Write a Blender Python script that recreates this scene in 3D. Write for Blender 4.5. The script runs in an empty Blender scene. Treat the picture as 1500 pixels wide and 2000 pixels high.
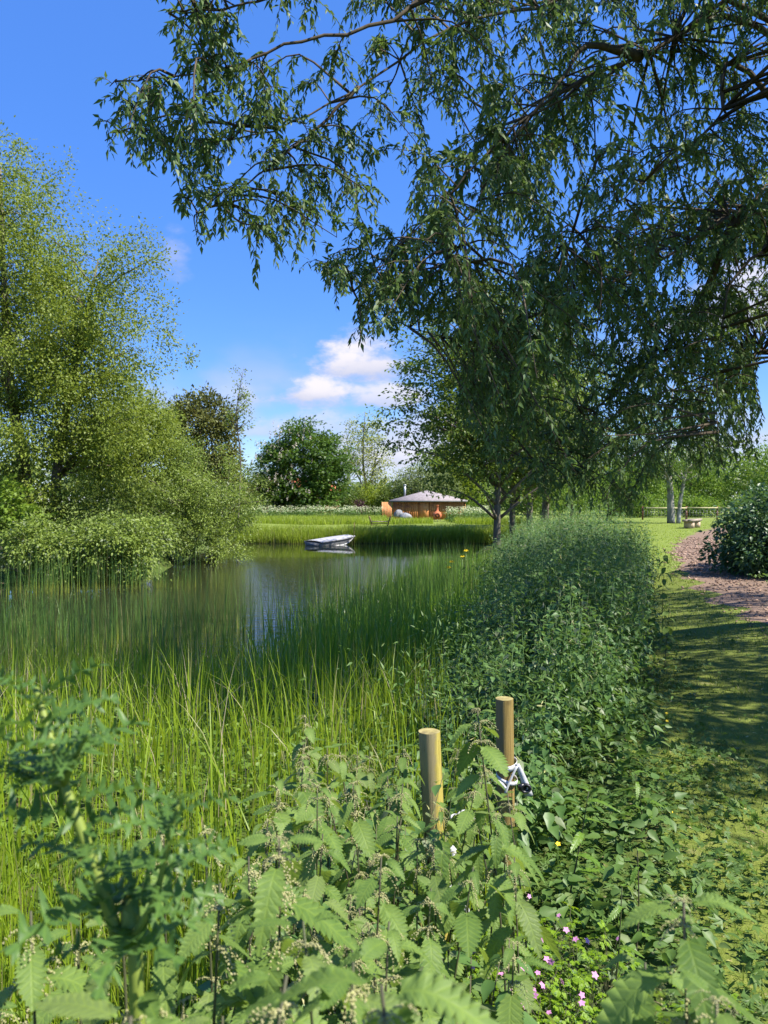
import bpy, bmesh, math
import numpy as np
from mathutils import Vector, Matrix

rng = np.random.default_rng(11)
R = math.radians
scene = bpy.context.scene
COL = scene.collection

# ------------------------------------------------------------------ camera, world, sun, exposure
CAM_H, FPX, PITCH = 1.6, 1502.0, R(0.8)
cam_data = bpy.data.cameras.new("camera")
cam_data.sensor_fit = 'VERTICAL'
cam_data.sensor_height = 36.0
cam_data.lens = 36.0 * FPX / 2000.0
cam_data.clip_start = 0.05
cam_data.clip_end = 3000
cam_data.dof.use_dof = True
cam_data.dof.focus_distance = 4.5
cam_data.dof.aperture_fstop = 9.0
cam = bpy.data.objects.new("camera", cam_data)
COL.objects.link(cam)
cam.location = (0, 0, CAM_H)
cam.rotation_euler = (math.pi / 2 - PITCH, 0, 0)
scene.camera = cam

SUN_EL, SUN_AZ = R(52), math.atan2(0.93, -0.37)      # azimuth measured from +Y towards +X
sun_dir = Vector((math.sin(SUN_AZ) * math.cos(SUN_EL), math.cos(SUN_AZ) * math.cos(SUN_EL), math.sin(SUN_EL)))
sl = bpy.data.lights.new("sun", 'SUN')
sl.energy = 4.6
sl.angle = R(0.53)
sl.color = (1.0, 0.94, 0.84)
so = bpy.data.objects.new("sun", sl)
COL.objects.link(so)
so.rotation_euler = (-sun_dir).to_track_quat('-Z', 'Y').to_euler()

scene.view_settings.view_transform = 'Standard'
scene.view_settings.look = 'None'
scene.view_settings.gamma = 1.0
scene.view_settings.use_curve_mapping = False
scene.view_settings.exposure = 1.25
scene.cycles.max_bounces = 7
scene.cycles.diffuse_bounces = 4
scene.cycles.glossy_bounces = 3
scene.cycles.transmission_bounces = 5
scene.cycles.transparent_max_bounces = 6
scene.cycles.sample_clamp_indirect = 6.0
scene.cycles.caustics_reflective = False
scene.cycles.caustics_refractive = False


class NT:
    """tiny wrapper that makes node trees short to write"""
    def __init__(self, tree):
        self.t = tree

    def n(self, typ, **kw):
        nd = self.t.nodes.new(typ)
        for k, v in kw.items():
            if k.startswith('i_'):
                nd.inputs[k[2:].replace('_', ' ')].default_value = v
            else:
                setattr(nd, k, v)
        return nd

    def l(self, a, b):
        self.t.links.new(a, b)

    def put(self, sock, v):
        if isinstance(v, (int, float)):
            sock.default_value = v
        elif isinstance(v, tuple):
            sock.default_value = v
        else:
            self.t.links.new(v, sock)

    def m(self, op, a, b=0.0, c=0.0, clamp=False):
        nd = self.t.nodes.new('ShaderNodeMath')
        nd.operation = op
        nd.use_clamp = clamp
        self.put(nd.inputs[0], a)
        self.put(nd.inputs[1], b)
        self.put(nd.inputs[2], c)
        return nd.outputs[0]

    def mix(self, f, a, b, blend='MIX'):
        nd = self.t.nodes.new('ShaderNodeMix')
        nd.data_type = 'RGBA'
        nd.blend_type = blend
        self.put(nd.inputs[0], f)
        self.put(nd.inputs[6], a if not isinstance(a, tuple) or len(a) == 4 else a + (1,))
        self.put(nd.inputs[7], b if not isinstance(b, tuple) or len(b) == 4 else b + (1,))
        return nd.outputs[2]

    def sstep(self, x, a, b):
        nd = self.t.nodes.new('ShaderNodeMapRange')
        nd.interpolation_type = 'SMOOTHSTEP'
        self.put(nd.inputs[0], x)
        nd.inputs[1].default_value = a
        nd.inputs[2].default_value = b
        return nd.outputs[0]

    def noise(self, vec, scale, detail=4.0, rough=0.55):
        nd = self.t.nodes.new('ShaderNodeTexNoise')
        nd.inputs['Scale'].default_value = scale
        nd.inputs['Detail'].default_value = detail
        nd.inputs['Roughness'].default_value = rough
        if vec is not None:
            self.l(vec, nd.inputs['Vector'])
        return nd


world = bpy.data.worlds.new("World")
scene.world = world
world.use_nodes = True
wt = world.node_tree
wt.nodes.clear()
W = NT(wt)
sky = W.n('ShaderNodeTexSky', sky_type='NISHITA', sun_disc=False, sun_elevation=SUN_EL, sun_rotation=SUN_AZ,
          altitude=50.0, air_density=1.0, dust_density=0.0, ozone_density=4.0)
hs = W.n('ShaderNodeHueSaturation')
hs.inputs['Saturation'].default_value = 1.32
hs.inputs['Value'].default_value = 1.0
hs.inputs['Hue'].default_value = 0.514
W.l(sky.outputs[0], hs.inputs['Color'])
tc = W.n('ShaderNodeTexCoord')
sep = W.n('ShaderNodeSeparateXYZ')
W.l(tc.outputs['Generated'], sep.inputs[0])
az = W.m('ARCTAN2', sep.outputs[0], sep.outputs[1])
el = W.m('ARCSINE', sep.outputs[2])
mp = W.n('ShaderNodeMapping')
mp.inputs['Scale'].default_value = (1, 1, 1.9)
W.l(tc.outputs['Generated'], mp.inputs[0])
nz = W.noise(mp.outputs[0], 13.0, 7.0, 0.58).outputs['Fac']
nz2 = W.noise(mp.outputs[0], 5.0, 4.0, 0.5).outputs['Fac']
nn = W.m('MULTIPLY', W.m('SUBTRACT', nz, 0.5), 2.7)
total = None
shade = None
# clouds: azimuth, elevation, half-width, half-height (radians), strength
CLOUDS = [(-.015, .172, .085, .034, 1.0), (-.105, .135, .070, .030, 1.0), (.01, .132, .07, .024, .85), (-.075, .095, .13, .026, .6),
          (-.268, .298, .026, .042, .42), (.02, .055, .09, .028, .9), (.46, .22, .10, .075, .9), (-.18, .13, .03, .03, .6),
          (-.485, .165, .06, .04, .8), (.16, .11, .10, .04, .7), (.75, .16, .2, .06, .8), (-.9, .12, .2, .05, .8)]
for (a0, e0, wa, we, s) in CLOUDS:
    wa, we = wa * 1.25, we * .85
    da = W.m('DIVIDE', W.m('SUBTRACT', az, a0), wa)
    de = W.m('DIVIDE', W.m('SUBTRACT', el, e0), we)
    up = W.m('MULTIPLY', W.m('MAXIMUM', de, 0.0), 0.75)
    dn = W.m('MULTIPLY', W.m('MINIMUM', de, 0.0), 1.25)
    de2 = W.m('ADD', up, dn)
    r2 = W.m('SQRT', W.m('ADD', W.m('MULTIPLY', da, da), W.m('MULTIPLY', de2, de2)))
    d = W.m('ADD', W.m('SUBTRACT', 1.0, r2), nn)
    k = W.m('MULTIPLY', W.sstep(d, 0.0, 0.75), s)
    sh = W.m('MULTIPLY', k, W.sstep(W.m('ADD', de, W.m('MULTIPLY', nn, 0.5)), -0.75, 0.7))
    total = k if total is None else W.m('MAXIMUM', total, k)
    shade = sh if shade is None else W.m('MAXIMUM', shade, sh)
# thin broken cloud low down all the way round
band = W.m('MULTIPLY', W.sstep(el, 0.0, 0.05), W.sstep(el, 0.24, 0.07))
thin = W.m('MULTIPLY', W.m('MULTIPLY', W.sstep(W.m('ADD', nz2, W.m('MULTIPLY', nn, 0.06)), 0.44, 0.62), band), 0.8)
total = W.m('MAXIMUM', total, thin, clamp=True)
shade = W.m('MAXIMUM', shade, W.m('MULTIPLY', thin, 0.55), clamp=True)
ccol = W.mix(shade, (2.15, 2.35, 3.2), (3.75, 3.6, 3.85))
bg = W.n('ShaderNodeBackground')
bg.inputs['Strength'].default_value = 0.112
W.l(W.mix(total, W.mix(0.55, hs.outputs[0], (.54, 1.32, 3.75)), ccol), bg.inputs['Color'])
wo = W.n('ShaderNodeOutputWorld')
W.l(bg.outputs[0], wo.inputs['Surface'])


# ------------------------------------------------------------------ helpers
def at(px, py, Y):
    """world point that lies Y metres ahead of the camera on the line of sight through a photograph pixel"""
    x, y = (px - 750.0) / FPX, (1000.0 - py) / FPX
    dy = math.cos(PITCH) + y * math.sin(PITCH)
    dz = y * math.cos(PITCH) - math.sin(PITCH)
    return np.array([x * Y / dy, Y, CAM_H + dz * Y / dy])


def proj(p):
    p = np.atleast_2d(p)
    d = p - np.array([0, 0, CAM_H])
    f = d[:, 1] * math.cos(PITCH) - d[:, 2] * math.sin(PITCH)
    u = d[:, 1] * math.sin(PITCH) + d[:, 2] * math.cos(PITCH)
    f = np.where(f < 0.05, 0.05, f)
    return 750 + FPX * d[:, 0] / f, 1000 - FPX * u / f


def in_poly(px, py, poly):
    px, py = np.asarray(px, float), np.asarray(py, float)
    res = np.zeros(px.shape, bool)
    n = len(poly)
    for i in range(n):
        x1, y1 = poly[i]
        x2, y2 = poly[(i + 1) % n]
        c = (y1 > py) != (y2 > py)
        with np.errstate(divide='ignore', invalid='ignore'):
            xi = (x2 - x1) * (py - y1) / (y2 - y1 + 1e-12) + x1
        res ^= c & (px < xi)
    return res


def poly_dist(x, y, poly):
    """distance to the polygon's outline, positive outside"""
    x, y = np.asarray(x, float), np.asarray(y, float)
    best = np.full(x.shape, 1e9)
    n = len(poly)
    for i in range(n):
        x1, y1 = poly[i]
        x2, y2 = poly[(i + 1) % n]
        dx, dy = x2 - x1, y2 - y1
        t = np.clip(((x - x1) * dx + (y - y1) * dy) / (dx * dx + dy * dy), 0, 1)
        best = np.minimum(best, np.hypot(x - x1 - t * dx, y - y1 - t * dy))
    return np.where(in_poly(x, y, poly), -best, best)


def unit(v):
    return v / np.maximum(np.linalg.norm(v, axis=-1, keepdims=True), 1e-9)


def smooth(t):
    t = np.clip(t, 0, 1)
    return t * t * (3 - 2 * t)


def mesh_tris(name, V, F, mat, attr=None, uv=None, smooth_shade=False, mats=None, mat_idx=None):
    V = np.asarray(V, np.float32)
    F = np.asarray(F, np.int32)
    me = bpy.data.meshes.new(name)
    me.vertices.add(len(V))
    me.vertices.foreach_set('co', V.ravel())
    k = F.shape[1]
    me.loops.add(F.size)
    me.loops.foreach_set('vertex_index', F.ravel())
    me.polygons.add(len(F))
    me.polygons.foreach_set('loop_start', np.arange(0, F.size, k, dtype=np.int32))
    if smooth_shade:
        me.polygons.foreach_set('use_smooth', np.ones(len(F), bool))
    for m in (mats or [mat]):
        me.materials.append(m)
    if mat_idx is not None:
        me.polygons.foreach_set('material_index', np.asarray(mat_idx, np.int32))
    if attr is not None:
        for an, av in attr.items():
            a = me.attributes.new(an, 'FLOAT', 'POINT')
            a.data.foreach_set('value', np.asarray(av, np.float32))
    if uv is not None:
        ul = me.uv_layers.new(name='UVMap')
        ul.data.foreach_set('uv', np.asarray(uv, np.float32)[F.ravel()].ravel())
    me.update(calc_edges=True)
    return me


def tag(o, label=None, cat=None, group=None, kind=None):
    if label:
        o['label'] = label
    if cat:
        o['category'] = cat
    if group:
        o['group'] = group
    if kind:
        o['kind'] = kind
    return o


def obj(name, me, parent=None, loc=None):
    o = bpy.data.objects.new(name, me)
    COL.objects.link(o)
    if parent is not None:
        o.parent = parent
    if loc is not None:
        o.location = loc
    return o


def empty(name, loc, label, cat, group=None):
    o = obj(name, None, None, tuple(float(v) for v in loc))
    o.empty_display_size = 0.2
    return tag(o, label, cat, group)


def frames(axis, hint):
    a = unit(axis)
    b = np.cross(hint, a)
    bad = np.linalg.norm(b, axis=1) < 1e-4
    b[bad] = np.cross(np.array([1, 0.3, 0.2]), a[bad])
    b = unit(b)
    n = np.cross(a, b)
    return np.stack([b, a, n], axis=2)          # columns: width, length, normal


def stamp(T, F, P, axis, hint, size, width=None):
    """copies of a template (verts T, tris F) at points P, turned along axis, scaled by size: one vertex and face array"""
    M = frames(axis, hint)
    S = np.asarray(size, float)
    T = np.asarray(T, float)
    L = T[None, :, :] * S[:, None, None]
    if width is not None:
        L[:, :, 0] *= np.asarray(width)[:, None]
    V = np.einsum('nij,nkj->nki', M, L) + P[:, None, :]
    n, k = len(P), len(T)
    FF = np.asarray(F)[None] + (np.arange(n) * k)[:, None, None]
    return V.reshape(-1, 3), FF.reshape(-1, np.asarray(F).shape[1])


def join(parts):
    Vs, Fs, o = [], [], 0
    for V, F in parts:
        if len(V) == 0:
            continue
        Vs.append(np.asarray(V))
        Fs.append(np.asarray(F) + o)
        o += len(V)
    return np.concatenate(Vs), np.concatenate(Fs)


def tubes(PL, rad, sides=4):
    """PL: list of (K,3) arrays, rad: list of (K,) radii -> triangles"""
    Vs, Fs, off = [], [], 0
    ang = np.arange(sides) * 2 * math.pi / sides
    ca, sa = np.cos(ang), np.sin(ang)
    for P, r in zip(PL, rad):
        P = np.asarray(P, float)
        K = len(P)
        t = unit(np.gradient(P, axis=0))
        ref = np.array([0.31, 0.17, 0.93]) if abs(t[0, 2]) < 0.9 else np.array([0.93, 0.3, 0.1])
        b = unit(np.cross(t, ref))
        n = np.cross(t, b)
        r = np.broadcast_to(np.asarray(r, float), (K,))
        ring = P[:, None, :] + r[:, None, None] * (b[:, None, :] * ca[None, :, None] + n[:, None, :] * sa[None, :, None])
        Vs.append(ring.reshape(-1, 3))
        i = np.arange(K - 1)[:, None] * sides
        j = np.arange(sides)[None, :]
        j2 = (j + 1) % sides
        a, b_, c, d = i + j, i + j2, i + sides + j2, i + sides + j
        F = np.stack([np.stack([a, b_, c], -1), np.stack([a, c, d], -1)], 2).reshape(-1, 3)
        caps = [[off + 0, off + q + 1, off + q] for q in range(1, sides - 1)]
        e = off + (K - 1) * sides
        caps += [[e, e + q, e + q + 1] for q in range(1, sides - 1)]
        Fs.append(F + off)
        Fs.append(np.array(caps))
        off += K * sides
    return np.concatenate(Vs), np.concatenate(Fs)


def curve_pts(pts, n):
    """Catmull-Rom through the points"""
    P = np.asarray(pts, float)
    P = np.concatenate([[2 * P[0] - P[1]], P, [2 * P[-1] - P[-2]]])
    out = []
    segs = len(P) - 3
    for t in np.linspace(0, segs - 1e-6, n):
        i = int(t)
        u = t - i
        p0, p1, p2, p3 = P[i:i + 4]
        out.append(0.5 * (2 * p1 + (p2 - p0) * u + (2 * p0 - 5 * p1 + 4 * p2 - p3) * u * u + (3 * p1 - p0 - 3 * p2 + p3) * u ** 3))
    return np.array(out)


def box(c, s, rz=0.0):
    c = np.asarray(c, float)
    s = np.asarray(s, float) / 2
    V = np.array([[x, y, z] for x in (-1, 1) for y in (-1, 1) for z in (-1, 1)], float) * s
    cr, sr = math.cos(rz), math.sin(rz)
    V = np.stack([V[:, 0] * cr - V[:, 1] * sr, V[:, 0] * sr + V[:, 1] * cr, V[:, 2]], 1) + c
    F = np.array([[0, 1, 3], [0, 3, 2], [4, 6, 7], [4, 7, 5], [0, 4, 5], [0, 5, 1], [2, 3, 7], [2, 7, 6], [0, 2, 6], [0, 6, 4], [1, 5, 7], [1, 7, 3]])
    return V, F


# ------------------------------------------------------------------ materials
def new_mat(name):
    m = bpy.data.materials.new(name)
    m.use_nodes = True
    m.node_tree.nodes.clear()
    return m, NT(m.node_tree)


def leaf_mat(name, c1, c2, tcol, trans=0.38, rough=0.5, spec=0.35, clump=0.7, c3=None, veins=False, grad=None):
    """leaf: two colours mixed at random from leaf to leaf and from clump to clump, plus light let through"""
    gr = lambda c: (c[0] * 1.14, c[1] * 1.2, c[2] * .85) if c[1] > c[2] and c[1] > c[0] * .95 else c
    c1, c2, tcol = gr(c1), gr(c2), gr(tcol)
    m, N = new_mat(name)
    geo = N.n('ShaderNodeNewGeometry')
    oi = N.n('ShaderNodeObjectInfo')
    rnd = N.m('FRACT', N.m('ADD', geo.outputs['Random Per Island'], oi.outputs['Random']))
    tcx = N.n('ShaderNodeTexCoord')
    nzz = N.noise(tcx.outputs['Object'], clump, 2.0).outputs['Fac']
    f = N.m('ADD', N.m('MULTIPLY', rnd, 0.6), N.m('MULTIPLY', N.sstep(nzz, 0.3, 0.7), 0.4))
    col = N.mix(f, c1, c2)
    if c3 is not None:
        col = N.mix(N.sstep(N.m('FRACT', N.m('MULTIPLY', rnd, 7.31)), 0.86, 0.9), col, c3)
    if grad is not None:
        at_ = N.n('ShaderNodeAttribute', attribute_name='along')
        col = N.mix(N.sstep(at_.outputs['Fac'], grad[1], grad[0]), col, grad[2])
    pb = N.n('ShaderNodeBsdfPrincipled')
    pb.inputs['Roughness'].default_value = rough
    pb.inputs['Specular IOR Level'].default_value = spec
    tr = N.n('ShaderNodeBsdfTranslucent')
    tmix = N.mix(0.5, col, tcol)
    if veins:
        uv = N.n('ShaderNodeUVMap')
        su = N.n('ShaderNodeSeparateXYZ')
        N.l(uv.outputs[0], su.inputs[0])
        au = N.m('ABSOLUTE', N.m('SUBTRACT', su.outputs[0], 0.5))
        ph = N.m('MULTIPLY', N.m('SUBTRACT', su.outputs[1], N.m('MULTIPLY', au, 0.75)), 2 * math.pi * 9)
        side = N.m('POWER', N.m('ADD', N.m('MULTIPLY', N.m('COSINE', ph), 0.5), 0.5), 5.0)
        midr = N.sstep(au, 0.035, 0.0)
        v = N.m('MAXIMUM', side, midr)
        col = N.mix(N.m('MULTIPLY', v, 0.14), col, tcol)
        fine = N.noise(uv.outputs[0], 26.0, 2.0).outputs['Fac']
        hgt = N.m('SUBTRACT', N.m('MULTIPLY', fine, 0.35), N.m('MULTIPLY', v, 1.0))
        bp = N.n('ShaderNodeBump')
        bp.inputs['Strength'].default_value = 0.22
        bp.inputs['Distance'].default_value = 0.003
        N.l(hgt, bp.inputs['Height'])
        N.l(bp.outputs[0], pb.inputs['Normal'])
        N.l(bp.outputs[0], tr.inputs['Normal'])
    N.l(col, pb.inputs['Base Color'])
    N.l(tmix, tr.inputs['Color'])
    mx = N.n('ShaderNodeMixShader')
    mx.inputs[0].default_value = trans
    N.l(pb.outputs[0], mx.inputs[1])
    N.l(tr.outputs[0], mx.inputs[2])
    out = N.n('ShaderNodeOutputMaterial')
    N.l(mx.outputs[0], out.inputs[0])
    return m


def plain_mat(name, c1, c2, scale=6.0, rough=0.8, spec=0.3, stretch=(1, 1, 1), bump=0.3, dist=0.01, c3=None, metal=0.0, detail=6.0):
    m, N = new_mat(name)
    tcx = N.n('ShaderNodeTexCoord')
    mpp = N.n('ShaderNodeMapping')
    mpp.inputs['Scale'].default_value = stretch
    N.l(tcx.outputs['Object'], mpp.inputs[0])
    a = N.noise(mpp.outputs[0], scale, detail, 0.6).outputs['Fac']
    col = N.mix(N.sstep(a, 0.32, 0.68), c1, c2)
    if c3 is not None:
        b = N.noise(tcx.outputs['Object'], scale * 0.31, 3.0).outputs['Fac']
        col = N.mix(N.sstep(b, 0.5, 0.68), col, c3)
    geo = N.n('ShaderNodeNewGeometry')
    oi = N.n('ShaderNodeObjectInfo')
    rv = N.m('FRACT', N.m('ADD', geo.outputs['Random Per Island'], oi.outputs['Random']))
    hv = N.n('ShaderNodeHueSaturation')
    N.l(col, hv.inputs['Color'])
    N.l(N.m('ADD', N.m('MULTIPLY', rv, 0.35), 0.82), hv.inputs['Value'])
    pb = N.n('ShaderNodeBsdfPrincipled')
    pb.inputs['Roughness'].default_value = rough
    pb.inputs['Specular IOR Level'].default_value = spec
    pb.inputs['Metallic'].default_value = metal
    N.l(hv.outputs[0], pb.inputs['Base Color'])
    if bump > 0:
        bp = N.n('ShaderNodeBump')
        bp.inputs['Strength'].default_value = bump
        bp.inputs['Distance'].default_value = dist
        N.l(a, bp.inputs['Height'])
        N.l(bp.outputs[0], pb.inputs['Normal'])
    out = N.n('ShaderNodeOutputMaterial')
    N.l(pb.outputs[0], out.inputs[0])
    return m


M = {}
M['willow'] = leaf_mat('willow_leaf', (.062, .100, .040), (.104, .148, .058), (.22, .33, .06), trans=.30, rough=.5, spec=.28, clump=.5, c3=(.10, .16, .07))
M['willow_far'] = leaf_mat('pale_willow_leaf', (.115, .150, .028), (.205, .245, .048), (.32, .38, .05), trans=.40, rough=.5, clump=.35)
M['shrub_willow'] = leaf_mat('sallow_leaf', (.130, .180, .042), (.225, .280, .075), (.32, .40, .07), trans=.38, rough=.5, clump=.6, c3=(.20, .24, .13))
M['maple'] = leaf_mat('maple_leaf', (.12, .19, .03), (.19, .27, .05), (.30, .40, .05), trans=.42, clump=.8)
M['copper'] = leaf_mat('copper_leaf', (.085, .100, .030), (.135, .140, .044), (.20, .17, .05), trans=.3, clump=.7)
M['ash'] = leaf_mat('ash_leaf', (.050, .090, .024), (.110, .160, .040), (.26, .33, .05), trans=.42, rough=.45, clump=.35, c3=(.17, .20, .06))
M['birch'] = leaf_mat('birch_leaf', (.06, .11, .025), (.11, .17, .04), (.25, .34, .05), trans=.4, clump=.5)
M['chestnut'] = leaf_mat('chestnut_leaf', (.036, .082, .018), (.095, .155, .030), (.18, .29, .03), trans=.32, rough=.45, clump=.3)
M['pale'] = leaf_mat('young_poplar_leaf', (.22, .24, .075), (.31, .32, .12), (.40, .40, .12), trans=.4, clump=.5)
M['greywillow'] = leaf_mat('grey_willow_leaf', (.120, .150, .070), (.180, .205, .105), (.24, .28, .10), trans=.35, clump=.4)
M['lime'] = leaf_mat('lime_leaf', (.12, .17, .018), (.22, .26, .028), (.36, .40, .03), trans=.4, clump=.4)
M['hedge'] = leaf_mat('hedge_leaf', (.055, .085, .022), (.11, .145, .035), (.19, .25, .04), trans=.32, clump=.4)
M['bright'] = leaf_mat('field_maple_leaf', (.085, .145, .026), (.16, .235, .045), (.28, .40, .05), trans=.42, clump=.35)
M['purple'] = leaf_mat('purple_leaf', (.055, .016, .026), (.09, .03, .04), (.14, .03, .05), trans=.3, clump=1.5)
M['dark_bush'] = leaf_mat('dark_shrub_leaf', (.036, .078, .040), (.062, .115, .058), (.14, .24, .06), trans=.30, rough=.42, spec=.45, clump=.9)
M['nettle'] = leaf_mat('nettle_leaf', (.060, .112, .034), (.150, .212, .070), (.36, .46, .06), trans=.36, rough=.58, spec=.28, clump=3.0, veins=True, c3=(.145, .205, .06))
M['nettle_bed'] = leaf_mat('nettle_bank_leaf', (.056, .116, .042), (.104, .178, .066), (.24, .37, .06), trans=.32, rough=.46, spec=.42, clump=1.6, c3=(.15, .19, .09))
M['catkin'] = leaf_mat('nettle_catkin', (.33, .33, .16), (.45, .41, .25), (.45, .42, .20), trans=.2, rough=.8, spec=.1)
M['thistle'] = leaf_mat('thistle_leaf', (.045, .095, .028), (.085, .150, .055), (.24, .38, .05), trans=.34, rough=.45, veins=True)
M['thistle_stem'] = leaf_mat('thistle_stem', (.16, .21, .05), (.22, .26, .07), (.30, .36, .07), trans=.2)
M['stem'] = leaf_mat('nettle_stem', (.06, .075, .035), (.085, .062, .048), (.12, .16, .05), trans=.12, rough=.6)
M['herb'] = leaf_mat('herb_robert_leaf', (.13, .22, .018), (.21, .31, .028), (.38, .50, .03), trans=.42, clump=3.0, c3=(.12, .21, .06))
M['low_herb'] = leaf_mat('ground_herb_leaf', (.058, .112, .034), (.105, .168, .052), (.20, .32, .05), trans=.33, clump=1.3, c3=(.13, .19, .05))
M['dock'] = leaf_mat('dock_leaf', (.08, .15, .03), (.13, .21, .04), (.30, .42, .05), trans=.4, rough=.4, veins=True)
M['pink'] = leaf_mat('pink_petal', (.62, .24, .52), (.72, .36, .62), (.75, .35, .65), trans=.3, rough=.6)
M['yellow'] = leaf_mat('yellow_petal', (.75, .55, .02), (.85, .68, .03), (.85, .65, .03), trans=.25, rough=.4)
M['white_petal'] = leaf_mat('white_umbel', (.62, .62, .55), (.75, .74, .68), (.7, .7, .6), trans=.25, rough=.7)
M['blossom'] = leaf_mat('chestnut_blossom', (.46, .42, .33), (.58, .50, .42), (.5, .45, .38), trans=.2, rough=.7)
M['reed'] = leaf_mat('bulrush_stem', (.060, .120, .034), (.105, .175, .048), (.24, .38, .05), trans=.30, rough=.45, clump=.4, c3=(.20, .20, .08), grad=(0.02, 0.42, (.26, .27, .035)))
M['iris'] = leaf_mat('iris_blade', (.090, .170, .026), (.150, .240, .040), (.32, .48, .04), trans=.38, rough=.34, spec=.5, clump=.5)
M['lush'] = leaf_mat('sweet_grass_blade', (.150, .220, .020), (.245, .320, .030), (.44, .52, .03), trans=.47, rough=.42, clump=.6, c3=(.30, .28, .11), grad=(0.0, 0.35, (.22, .27, .04)))
M['meadow'] = leaf_mat('meadow_blade', (.180, .240, .024), (.265, .320, .040), (.40, .48, .04), trans=.4, clump=.25, c3=(.24, .25, .10))
M['bank'] = leaf_mat('bank_grass_blade', (.170, .235, .026), (.255, .310, .040), (.38, .46, .04), trans=.42, clump=.3, c3=(.26, .25, .10), grad=(0.0, 0.22, (.17, .16, .05)))
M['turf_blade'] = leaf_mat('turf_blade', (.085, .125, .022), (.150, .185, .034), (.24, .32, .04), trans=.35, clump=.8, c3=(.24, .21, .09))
M['dry'] = leaf_mat('dry_stem', (.34, .28, .17), (.42, .36, .24), (.4, .34, .2), trans=.15, rough=.8)
M['litter'] = leaf_mat('fallen_leaf', (.40, .36, .12), (.50, .44, .22), (.45, .40, .15), trans=.2, rough=.6, c3=(.26, .17, .08))
M['bark'] = plain_mat('grey_bark', (.10, .085, .062), (.18, .155, .12), 9, .9, .2, (1, 1, .22), .6, .02)
M['twig'] = plain_mat('twig_bark', (.055, .043, .030), (.10, .078, .050), 20, .85, .2, (1, 1, .5), .2, .003)
M['brown_twig'] = plain_mat('young_twig_bark', (.12, .09, .045), (.17, .13, .06), 20, .8, .2, (1, 1, .5), .2, .003)
M['birchbark'] = plain_mat('birch_bark', (.20, .19, .165), (.40, .38, .34), 3.0, .8, .2, (1, 1, .5), .2, .01, c3=(.07, .06, .05))

def post_mat(name, c1, c2, grey):
    """round treated timber: long grain, drying cracks, a left flank painted grey for its shade, knots"""
    m, N = new_mat(name)
    tcx = N.n('ShaderNodeTexCoord')
    mp1 = N.n('ShaderNodeMapping')
    mp1.inputs['Scale'].default_value = (1, 1, .03)
    N.l(tcx.outputs['Object'], mp1.inputs[0])
    g = N.noise(mp1.outputs[0], 160, 6, .65).outputs['Fac']
    c = N.noise(mp1.outputs[0], 60, 3, .5).outputs['Fac']
    b = N.noise(tcx.outputs['Object'], 14, 4, .6).outputs['Fac']
    col = N.mix(N.sstep(g, .3, .7), c1, c2)
    sx = N.n('ShaderNodeSeparateXYZ')
    N.l(tcx.outputs['Object'], sx.inputs[0])
    fl = N.sstep(N.m('ADD', sx.outputs[0], N.m('MULTIPLY', N.m('SUBTRACT', b, .5), .04)), .0 - .014, -.032)
    col = N.mix(N.m('MULTIPLY', fl, .75), col, grey)  # left flank tinted grey, the shade away from the sun put into colour
    col = N.mix(N.m('MULTIPLY', N.sstep(b, .56, .70), .5), col, (c1[0] * .6, c1[1] * .62, c1[2] * .8))
    crack = N.sstep(c, .355, .325)
    col = N.mix(crack, col, (.035, .027, .016))
    pb = N.n('ShaderNodeBsdfPrincipled')
    pb.inputs['Roughness'].default_value = .85
    pb.inputs['Specular IOR Level'].default_value = .2
    N.l(col, pb.inputs['Base Color'])
    bp = N.n('ShaderNodeBump')
    bp.inputs['Strength'].default_value = .8
    bp.inputs['Distance'].default_value = .003
    N.l(N.m('SUBTRACT', g, N.m('MULTIPLY', crack, 1.5)), bp.inputs['Height'])
    N.l(bp.outputs[0], pb.inputs['Normal'])
    out = N.n('ShaderNodeOutputMaterial')
    N.l(pb.outputs[0], out.inputs[0])
    return m


M['post'] = post_mat('treated_post_wood', (.27, .215, .042), (.44, .36, .085), (.21, .18, .12))
M['post_shaded'] = post_mat('shaded_brown_wood', (.17, .115, .035), (.28, .20, .065), (.15, .12, .08))  # darker brown than the first post, its shade put into the wood colour
M['post_top'] = plain_mat('post_cut_end', (.24, .20, .075), (.36, .31, .13), 55, .9, .15, (1, 1, 1), .5, .003, c3=(.15, .125, .06))
M['tape'] = plain_mat('white_plastic_tape', (.50, .50, .51), (.64, .64, .65), 30, .45, .4, (1, 1, 1), .35, .003)
M['black'] = plain_mat('black_plastic', (.012, .012, .016), (.022, .022, .028), 40, .35, .5, (1, 1, 1), .1, .001)
M['hut_wall'] = plain_mat('orange_larch_board', (.46, .175, .055), (.58, .26, .095), 4.0, .75, .2, (1, 1, .12), .3, .01, c3=(.26, .10, .045))
M['hut_panel'] = plain_mat('sunlit_larch_board', (.52, .22, .085), (.60, .28, .12), 4.0, .75, .2, (1, 1, .12), .3, .01)  # hut board orange made lighter, sunlight on the screen put into the colour
M['roof'] = plain_mat('cedar_shingle', (.185, .160, .160), (.270, .238, .236), 5.0, .85, .2, (1, 1, 1), .4, .02)
M['dark'] = plain_mat('dark_opening', (.018, .014, .012), (.03, .024, .02), 8, .9, .1, (1, 1, 1), 0, .01)
M['flue'] = plain_mat('galvanised_flue', (.36, .38, .40), (.46, .48, .50), 8, .45, .4, (1, 1, .3), .1, .01, metal=.5)
M['boat'] = plain_mat('boat_aluminium', (.33, .33, .335), (.43, .43, .435), 3.0, .5, .4, (1, 1, 1), .15, .01, c3=(.24, .245, .27))
M['boat_trim'] = plain_mat('boat_white_trim', (.62, .62, .62), (.74, .74, .74), 5.0, .5, .4, (1, 1, 1), .1, .01, c3=(.48, .47, .45))
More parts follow.
